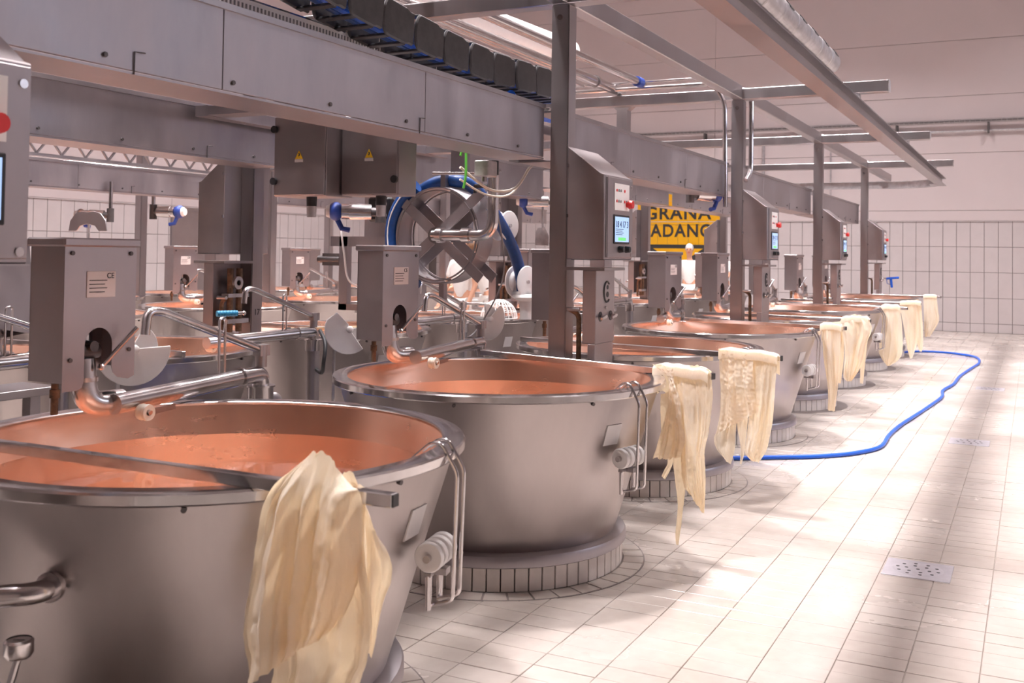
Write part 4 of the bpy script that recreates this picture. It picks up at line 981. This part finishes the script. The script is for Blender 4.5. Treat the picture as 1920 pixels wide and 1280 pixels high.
MB().lathe([(.055, 0), (.048, .02), (.052, .10), (.06, .14), (.115, .17), (.10, .19), (.04, .195)], 32).build('funnel', 'white_pl', t)
MB().bar((.02, .03, .20), (.03, .06, .32), .03, .02).build('nozzle_bracket', 'chrome', t)
t = thing('wire_basket', 'round white wire basket on the middle-row vat rim', 'basket', (8.50, 4.43, .93))
for k in range(12):
    a = PI*k/12
    MB().tube([(.17*math.cos(b)*math.cos(a), .17*math.cos(b)*math.sin(a), .17*math.sin(b)) for b in [PI*i/14 for i in range(15)]], .004, n=6).build('wire', 'white_pl', t)
for z in (.0, .06, .11, .15):
    r_ = math.sqrt(max(.001, .17**2-z*z)); MB().tube([(r_*math.cos(a), r_*math.sin(a), z) for a in [2*PI*i/24 for i in range(24)]], .004, n=6, closed=True).build('wire_ring', 'white_pl', t)

# motor valves
def actuator(label, loc, rz, col='blue_pt'):
    t = thing('motor_valve', label, 'valve', loc, rz, 'blue motor valves')
    MB().sphere((-.09, 0, 0), .062, 18, (.8, 1, 1)).build('motor_head', col, t); MB().cyl((-.15, 0, 0), (-.125, 0, 0), .035, .045).build('cap', 'white_pl', t)
    MB().cyl((-.05, 0, 0), (.0, 0, 0), .05).cyl((0, 0, 0), (.14, 0, 0), .056, .05, n=22).build('motor_body', 'chrome', t)
    MB().cyl((.14, 0, 0), (.22, 0, 0), .03).cyl((.2, 0, -.07), (.2, 0, .07), .035).build('valve_neck', 'dark_steel', t)
    MB().tube([(-.08, .02, -.05), (-.05, .02, -.11), (0, .03, -.12)], .018).build('connector', 'blue_pt', t)
    MB().cyl((.2, 0, .05), (.2, 0, .34), .02).build('hanger_pipe', 'chrome', t)
    return t
a0_ = actuator('blue and silver motor valve under the left electric box', (6.30, 4.55, 1.825), math.radians(-58)); a0_.scale = (1.15, 1.15, 1.15)
dup(a0_, (9.62, 2.78, 2.11), math.radians(150), 'blue motor valve under the gantry beam before the second post')
dup(a0_, (9.75, 4.70, 2.08), math.radians(-60), 'blue motor valve behind the first post')
actuator('silver motor valve above the curved guard plate', (7.35, 8.50, 1.86), math.radians(-58), 'chrome')
dup(a0_, (8.3, 8.35, 1.93), math.radians(100), 'blue motor valve left of the middle-row cabinet')
t = thing('machine_frame', 'dark steel machine frame with pumps hanging behind the second valve box', 'frame', (6.9, 4.75, 1.05))
MB().box((0, .25, 0), (.06, .33, .60)).build('upright', 'steel_b', t); MB().box((0, -.2, .52), (.06, .42, .60)).build('top_bar', 'steel_b', t); MB().box((0, .05, 0), (.06, .33, .05)).build('foot_bar', 'steel_b', t)
MB().box((.05, -.12, .60), (.25, .12, 1.28)).build('drop_column', 'steel_b', t)
MB().box((-.02, -.16, .72), (.16, .05, .92)).build('pump_block', 'black_pl', t, bevel=.02)
for k in range(4): MB().cyl((-.03, -.12+.06*(k % 2), .77+.09*(k//2)), (-.02, -.12+.06*(k % 2), .77+.09*(k//2)), .022).build('pump_port', 'galv', t)
MB().box((0, .33, .36), (.05, .5, .46)).cyl((.02, .33, .41), (.02, .55, .41), .03).build('valve_group', 'dark_steel', t)
for nm, pts, mt, r_, lb in (('green_cable', [(5.45, 3.12, 2.12), (5.47, 3.10, 2.20), (5.45, 3.08, 2.02), (5.44, 3.09, 1.92)], 'green', .008, 'green and yellow earth cable beside the right electric box'),
                      ('cream_cable', [(5.45, 3.12, 2.05), (5.7, 3.05, 1.93), (5.95, 3.0, 1.95), (6.05, 2.95, 2.08), (6.08, 2.92, 2.12)], 'wire', .009, 'cream cable looping under the gantry beam'),
                      ('cream_cable', [(5.5, 3.15, 1.98), (5.75, 3.1, 1.90), (6.0, 3.05, 1.92), (6.12, 2.98, 2.10)], 'wire', .007, 'thinner cream cable looping under the gantry beam'),
                      ('grey_cable', [(6.0, 3.2, 2.05), (6.25, 3.3, 1.9), (6.5, 3.36, 1.55), (6.55, 3.4, 1.3), (6.4, 3.5, 1.0), (6.2, 3.5, .93)], 'grey_wire', .006, 'thin grey cable hanging in a long loop in front of the reel'),
                      ('white_cable', [(6.8, 5.0, 1.75), (6.75, 4.92, 1.5), (6.72, 4.85, 1.3), (6.75, 4.7, 1.2), (6.8, 4.6, .93)], 'white_pl', .008, 'white cable drooping behind the second valve box'),
                      ('black_hose_loop', [(5.77, 4.40, .98), (5.70, 4.30, .90), (5.66, 4.28, .78), (5.72, 4.34, .70), (5.76, 4.43, .72)], 'black_pl', .014, 'black hose loop on the middle-row pivot post')):
    tag(MB().tube(spline(pts, 8), r_, n=8).build(nm, mt), lb, 'cable')
t = thing('solenoid_block', 'small dark valve block under the gantry beam beside the green cable', 'valve', (5.55, 2.98, 2.0))
MB().box((0, 0, 0), (.12, .10, .10)).build('block', 'galv', t, bevel=.006); MB().cyl((.17, .05, .02), (.17, .05, .11), .03).build('coil', 'black_pl', t); MB().cyl((.04, .05, -.03), (.04, .05, 0), .02).build('port', 'chrome', t)

# white plastic stirring paddles
def paddle(label, loc, rz, tilt, flip=1):
    t = thing('plastic_paddle', label, 'paddle', loc, rz, 'white plastic paddles')
    pts = [(.02, .0)]
    for k in range(15): a = math.radians(-8-150*k/14); pts.append((.155*math.cos(a), .155*math.sin(a)))
    pts += [(-.13, .02), (-.03, .02)]
    o = MB().prism([(x*flip, z) for x, z in pts], 'y', -.006, .006).build('blade', 'white_pl', t, bevel=.003); o.rotation_euler = (0, tilt, 0)
    o = MB().prism([(x*flip*.72, z*.72) for x, z in pts], 'y', .03, .042).build('inner_blade', 'white_pl', t, bevel=.003); o.rotation_euler = (0, tilt-1.0*flip, 0)
    MB().cyl((0, -.02, 0), (0, .30, .0), .016).build('shaft', 'white_pl', t); MB().sphere((0, -.02, 0), .022, 12).build('knob', 'white_pl', t)
    MB().cyl((0, .28, .01), (0, .28, -loc[2]), .010).build('stand_rod', 'galv', t)
    return t
paddle('white plastic half-moon paddle right of the first valve box', (3.20, 3.42, 1.10), math.radians(-30), math.radians(-12))
paddle('white plastic half-moon paddle left of the second valve box', (5.22, 3.76, 1.05), math.radians(-35), math.radians(45))
paddle('white plastic paddle below the hose reel behind the second spout', (6.75, 3.60, 1.04), math.radians(-20), math.radians(-50))
t = thing('squeegee_handle', 'pale wooden tool handle lying behind the second valve box', 'tool', (6.2, 5.0, .935)); MB().cyl((0, 0, 0), (.62, -.45, .0), .016).build('handle', 'wood', t); MB().cyl((-.03, .02, 0), (0, 0, 0), .014).build('tip', 'black_pl', t)
for p, a, lb in (((4.78, 4.42, 1.14), 25, 'blue-gripped valve lever above the nearest middle-row vat'), ((6.85, 4.55, 1.05), 20, 'blue-gripped valve lever left of the second valve box')):
    t = thing('grip_lever', lb, 'lever', p, math.radians(-a)); MB().cyl((0, 0, 0), (.13, 0, 0), .018).build('grip', 'teal', t, bevel=.0)
    for k in range(6): MB().lathe([(.018, -.004), (.0205, 0), (.018, .004)], 14, c=(.015+.02*k, 0, 0), axis=(1, 0, 0)).build('grip_ridge', 'teal', t)
    MB().cyl((.13, 0, 0), (.17, 0, 0), .01).sphere((.175, 0, 0), .015, 10).build('lever_end', 'chrome', t)
t = MB().prism([(-.26, 0), (-.24, .10), (-.17, .17), (-.08, .19), (0, .18), (.08, .19), (.17, .17), (.24, .10), (.26, 0), (.15, 0), (.10, .05), (0, .07), (-.10, .05), (-.15, 0)], 'x', -.006, .006).build('guard_plate', 'steel', bevel=.002)
t.location = (7.0, 8.12, 1.69); MB().cyl((.012, 0, .1), (.012, 0, -.75), .012).build('stem', 'galv', t); tag(t, 'curved steel guard plate above the first valve box in the background', 'plate')
t = MB().prism([(0, 0), (.16, 0), (.16, .13), (.12, .20), (.05, .20), (0, .10)], 'x', -.006, .006).build('guard_plate', 'galv'); t.location = (10.2, 4.72, 1.62); MB().cyl((.012, .08, .1), (.012, .08, .60), .012).build('stem', 'galv', t); tag(t, 'pale curved guard plate left of the first post', 'plate')

# floor-level pipework between the rows, hose coil on the floor
t = thing('floor_pipework', 'dark pipework and valves low between the first two vats', 'pipework', (4.62, 4.1, 0))
for k, (x, y) in enumerate(((0, 0), (.22, .05), (-.25, .12))):
    MB().tube(fillet([(x, y, 0), (x, y, .62), (x+.14, y-.05, .66), (x+.14, y-.05, .3)], .07), .028, n=12).build('riser', 'galv', t)
    MB().cyl((x, y, .4), (x, y, .46), .05).cyl((x, y, .2), (x, y, .24), .05).build('flange', 'dark_steel', t)
    MB().cyl((x-.06, y-.05, .52), (x+.06, y-.05, .52), .02).build('handwheel', 'dark_steel', t)
t = thing('hose_coil', 'coil of blue hose on the floor between the first two vats', 'hose', (4.35, 3.65, .03))
MB().tube([((.30+.012*i/20)*math.cos(i*2*PI/20), (.30+.012*i/20)*math.sin(i*2*PI/20), .012*math.sin(i)+.0016*i) for i in range(90)], .018, n=8).build('coil', 'blue', t)
MB().tube(spline([(-.2, .2, .45), (.05, .05, .62), (.3, -.1, .60), (.45, -.2, .4), (.5, -.25, .0)], 6), .02, n=10).build('loose_end', 'blue', t)
t = thing('hose_hanger', 'curved steel hose saddle between the first two vats', 'hook', (4.25, 3.72, 0))
MB().tube([(.16*math.cos(a), .05*math.cos(a), .60+.10*math.sin(a)) for a in [PI*i/10 for i in range(11)]], .012, n=8).build('saddle', 'chrome', t); MB().cyl((0, 0, 0), (0, 0, .69), .02).build('stem', 'galv', t)
t = MB().box((2.35, 3.75, .90), (3.10, 3.98, .935)).build('steel_shelf', 'steel', bevel=.003); tag(t, 'pale steel shelf edge at the left behind the first vat', 'shelf')
MB().box((2.4, 3.80, 0), (2.45, 3.85, .90)).build('shelf_leg', 'steel', t); MB().box((3.0, 3.80, 0), (3.05, 3.85, .90)).build('shelf_leg', 'steel', t)
# pipe fitting and gauge on the shaded side of the nearest vat
t = thing('vat_inlet', 'steel inlet elbow on the shaded left side of the nearest vat', 'pipe', (1.905, 2.31, .64))
MB().tube(fillet([(.03, .01, .0), (-.06, -.03, .0), (-.16, .10, -.005), (-.30, .32, -.01)], .09, 8), .028, n=16).build('elbow', 'chrome', t)
MB().lathe([(.028, -.008), (.04, -.008), (.04, .008), (.028, .008)], 18, c=(-.015, -.01, 0), axis=(1, .3, 0)).build('union_ring', 'chrome', t)
t = thing('pressure_gauge', 'small round pressure gauge below the inlet elbow of the nearest vat', 'gauge', (1.80, 2.30, .43))
MB().tube([(-.01, .04, -.2), (-.01, .02, -.02), (0, 0, .06)], .01).build('stem', 'chrome', t); MB().lathe([(.001, .06), (.03, .06), (.036, .07), (.036, .10), (.030, .105)], 24).build('case', 'chrome', t)
MB().lathe([(.001, .101), (.032, .101)], 24).build('dial', 'paper', t); MB().obox((0, 0, .1025), (.003, .028, .001), Matrix.Rotation(.5, 3, 'Z')).build('needle', 'ink', t)
MB().tube([(-.05+.05*math.cos(a), .06, -.12+.09*math.sin(a)) for a in [2*PI*i/20 for i in range(20)]], .009, closed=True).build('siphon_loop', 'chrome', t)
MB().cyl((-.01, .04, -.2), (-.01, .12, -.205), .012).build('siphon_tail', 'chrome', t)

# ------------------------------------------------------------------ floor: hose and drains
hose = [(7.2, 2.9), (7.55, 2.4), (7.70, 2.01), (7.86, 1.79), (8.09, 1.48), (8.37, 1.25), (8.76, 1.105), (9.41, 1.108), (10.04, 1.08), (11.07, .992), (12.24, .907), (12.9, .938), (13.63, .872), (14.6, .858), (15.77, .777), (16.65, .72), (17.53, .80), (17.96, 1.056), (18.16, 1.387), (18.05, 1.74), (17.7, 1.9)]
o = MB().tube(spline([(x, y, .0175) for x, y in hose], 8), .0165, n=12).build('water_hose', 'blue'); tag(o, 'bright blue water hose snaking along the aisle floor', 'hose')
def drain(label, x, y):
    t = thing('floor_drain', label, 'drain', (x, y, 0), 0, 'square steel floor drains')
    MB().box((-.15, -.155, -.004), (.15, .155, .0035)).build('frame', 'drain', t, bevel=.0015)
    MB().lathe([(.001, .005), (.112, .005), (.118, .0038)], 40).build('grate', 'drain', t)
    for r_, n in ((.095, 10), (.055, 6), (.0, 1)):
        for k in range(n):
            a = 2*PI*(k+.3)/n; MB().cyl((r_*math.cos(a), r_*math.sin(a), .0051), (r_*math.cos(a), r_*math.sin(a), .0056), .009, n=10).build('hole_shade', 'ink', t)  # flat dark discs, painting the shade inside the holes
    return t
d0 = drain('nearest square steel floor drain with round holes, right foreground', 5.47, .51)
dup(d0, (9.48, .485, 0), None, 'second square floor drain, beyond the bend of the blue hose'); dup(d0, (13.5, .465, 0), None, 'farthest square floor drain, by the hose loop')

# ------------------------------------------------------------------ painted sign on the far wall
SX = FX1-.0215
t = thing('wall_sign', 'yellow GRANA PADANO sign with black letters on the far wall', 'sign', (SX, 7.58, 1.0), 0)
def on(pts, nm, mat, d0_, d1_, par=None): return MB().prism(pts, 'x', d0_, d1_).build(nm, mat, par or t, smooth=False)
for a in range(8):                   # the yellow field follows the wall tiles, one plate per tile
    ya = -1.02+.255*a
    for z0, z1 in ((.79, 1.255), (1.263, 1.83), (1.838, 2.02)):
        on([(ya+.003, z0), (ya+.252, z0), (ya+.252, z1), (ya+.003, z1)], 'yellow_tile', 'sign', -.004, 0)
on([(-.98, .78), (.98, .78), (.0, -.02)], 'yellow_point', 'sign', -.004, 0)
on([(-1.02, .70), (1.02, .70), (1.02, .785), (-1.02, .785)], 'black_band', 'ink', -.006, -.001)
on([(-.86, .70), (-.62, .70), (.22, .14), (.08, .05)], 'black_chevron', 'ink', -.006, -.001); on([(.86, .70), (.62, .70), (-.22, .14), (-.08, .05)], 'black_chevron', 'ink', -.006, -.001)
for txt, z, sz, y in (('GRANA', 1.40, .42, .02), ('PADANO', .98, .42, .02)):
    o = text_part('lettering', txt, sz, 'ink', t, (-.0065, y, z), FACE_CAM, .001, bold=.010); o.scale = (1.05 if txt == 'GRANA' else .93, 1, 1)

# ------------------------------------------------------------------ people in white workwear
def skinmesh(name, chains, mat, parent, sub=2):
    vs, es, rs = [], [], []; idx = {}
    for ch in chains:
        prev = None
        for key, p, r_ in ch:
            if key not in idx:
                idx[key] = len(vs); vs.append(p); rs.append(r_)
            if prev is not None: es.append((idx[prev], idx[key]))
            prev = key
    me = bpy.data.meshes.new(name); me.from_pydata(vs, es, []); me.materials.append(M[mat])
    o = bpy.data.objects.new(name, me); C.objects.link(o); adopt(o, parent)
    md = o.modifiers.new('skin', 'SKIN'); md.use_smooth_shade = True
    if not me.skin_vertices: bpy.context.view_layer.update()
    for i, r_ in enumerate(rs):
        sv = me.skin_vertices[0].data[i]; sv.radius = r_ if isinstance(r_, tuple) else (r_, r_); sv.use_root = (i == 0)
    s2 = o.modifiers.new('sub', 'SUBSURF'); s2.levels = sub; s2.render_levels = sub
    return o
def person(label, loc, rz, lean=0, armL=0, armR=0, cap=False):
    # facing +x in its own space; lean bends the trunk forward, arms swing forward by the angles
    t = thing('person', label, 'person', loc, rz, 'workers in white')
    hip = Vector((0, 0, .93)); L = math.radians(lean)
    def tr(h, y=0, fw=0): return tuple(hip+Vector((math.sin(L)*h+math.cos(L)*fw, y, math.cos(L)*h-math.sin(L)*fw)))
    def arm(s_, a, el):
        sh = Vector(tr(.45, s_*.185)); a = math.radians(a); e = sh+Vector((math.sin(a)*.27, s_*.06, -math.cos(a)*.27)); a2 = a+math.radians(el)
        w = e+Vector((math.sin(a2)*.25, -s_*.01, -math.cos(a2)*.25)); h = w+Vector((math.sin(a2)*.08, 0, -math.cos(a2)*.08)); return sh, e, w, h, a2
    chains = [[('hip', tuple(hip), (.13, .10)), ('waist', tr(.17), (.125, .10)), ('chest', tr(.38), (.15, .11)), ('neck0', tr(.52), (.06, .06)), ('neck', tr(.58, 0, .015), (.05, .05)), ('head0', tr(.66, 0, .03), (.075, .085)), ('head1', tr(.75, 0, .03), (.078, .092)), ('head2', tr(.80, 0, .025), (.05, .06))]]
    shirt = [[('h', tr(-.04), (.155, .125)), ('w', tr(.17), (.15, .12)), ('c', tr(.36), (.172, .132)), ('n', tr(.50), (.085, .08))]]
    for s_, (a, el) in ((1, armL if armL else (5, 15)), (-1, armR if armR else (5, 15))):
        sh, e, w, h, a2 = arm(s_, a, el)
        chains.append([('chest', None, 0), ('sh%d' % s_, tuple(sh), .05), ('el%d' % s_, tuple(e), .038), ('wr%d' % s_, tuple(w), .027), ('pa%d' % s_, tuple(h), (.036, .016))])
        for k, (dy, ln) in enumerate(((-.026, .062), (-.009, .075), (.009, .07), (.025, .055))):
            d1 = Vector((math.sin(a2+.2), 0, -math.cos(a2+.2))); b_ = h+Vector((0, dy, 0))
            chains.append([('pa%d' % s_, None, 0), ('f%d%da' % (s_, k), tuple(b_+d1*.03), .009), ('f%d%db' % (s_, k), tuple(b_+d1*ln+Vector((.008, 0, 0))), .007)])
        d1 = Vector((math.sin(a2+.7), 0, -math.cos(a2+.7)))
        chains.append([('wr%d' % s_, None, 0), ('th%da' % s_, tuple(w+d1*.04+Vector((0, -s_*.02, 0))), .011), ('th%db' % s_, tuple(w+d1*.085+Vector((0, -s_*.025, 0))), .008)])
        shirt.append([('c', None, 0), ('s%d' % s_, tuple(sh), .072), ('m%d' % s_, tuple(sh.lerp(e, .75)), .062)])
        kx = .03
        chains.append([('hip', None, 0), ('hj%d' % s_, (0, s_*.095, .88), .085), ('kn%d' % s_, (kx, s_*.10, .48), .058), ('an%d' % s_, (0, s_*.105, .09), .038), ('to%d' % s_, (.13, s_*.115, .03), (.04, .025))])
    def clean(cs):
        known = {}
        for c_ in cs:
            for i, (k_, p_, r_) in enumerate(c_):
                if p_ is not None: known[k_] = (p_, r_)
        return [[(k_, *known[k_]) for k_, p_, r_ in c_] for c_ in cs]
    skinmesh('body', clean(chains), 'skin', t)
    skinmesh('shirt', clean(shirt), 'white_cl', t)
    skinmesh('trousers', clean([[('h', (0, 0, .93), (.155, .125)), ('hj1', (0, .095, .86), .105), ('k1', (.03, .10, .48), .078), ('a1', (0, .105, .11), .066)], [('h', None, 0), ('hj-1', (0, -.095, .86), .105), ('k-1', (.03, -.10, .48), .078), ('a-1', (0, -.105, .11), .066)]]), 'white_cl', t)
    for s_ in (1, -1): MB().sphere((.045, s_*.11, .042), .06, 14, (2.0, .85, .72)).build('shoe', 'shoe', t)
    hd = Vector(tr(.73, 0, .02))
    MB().sphere(tuple(hd+Vector((-.018, 0, .035))), .098, 18, (1.02, .88, .98)).build('cap' if cap else 'hair', 'white_cl' if cap else 'hair', t)
    f_ = Vector((math.cos(L), 0, -math.sin(L))); u_ = Vector((math.sin(L), 0, math.cos(L)))
    MB().sphere(tuple(hd+f_*.105-u_*.02), .017, 10, (1, .8, 1.4)).build('nose', 'skin', t)
    for s_ in (1, -1):
        MB().sphere(tuple(hd+f_*.088+Vector((0, s_*.032, 0))+u_*.005), .011, 8).build('eye', 'ink', t)
        MB().sphere(tuple(hd+Vector((0, s_*.083, 0))-u_*.01), .026, 8, (.6, .4, 1)).build('ear', 'skin', t)
    MB().obox(tuple(hd+f_*.092-u_*.062), (.012, .045, .008)).build('mouth', 'red', t)
    return t
person('worker in a white T-shirt standing behind the hose reel, arm hanging', (11.9, 6.72, 0), math.radians(165), 4, (4, 22), (8, 25))
person('worker in white bending forward behind the hose reel', (12.7, 6.75, 0), math.radians(120), 24, (40, 25), (45, 20))
person('worker in white standing left in front of the yellow sign', (20.9, 6.42, 0), math.radians(190), 3, (20, 60), (25, 55), True)
person('worker in white standing right in front of the yellow sign', (20.3, 5.55, 0), math.radians(150), 3, (15, 70), (20, 65))
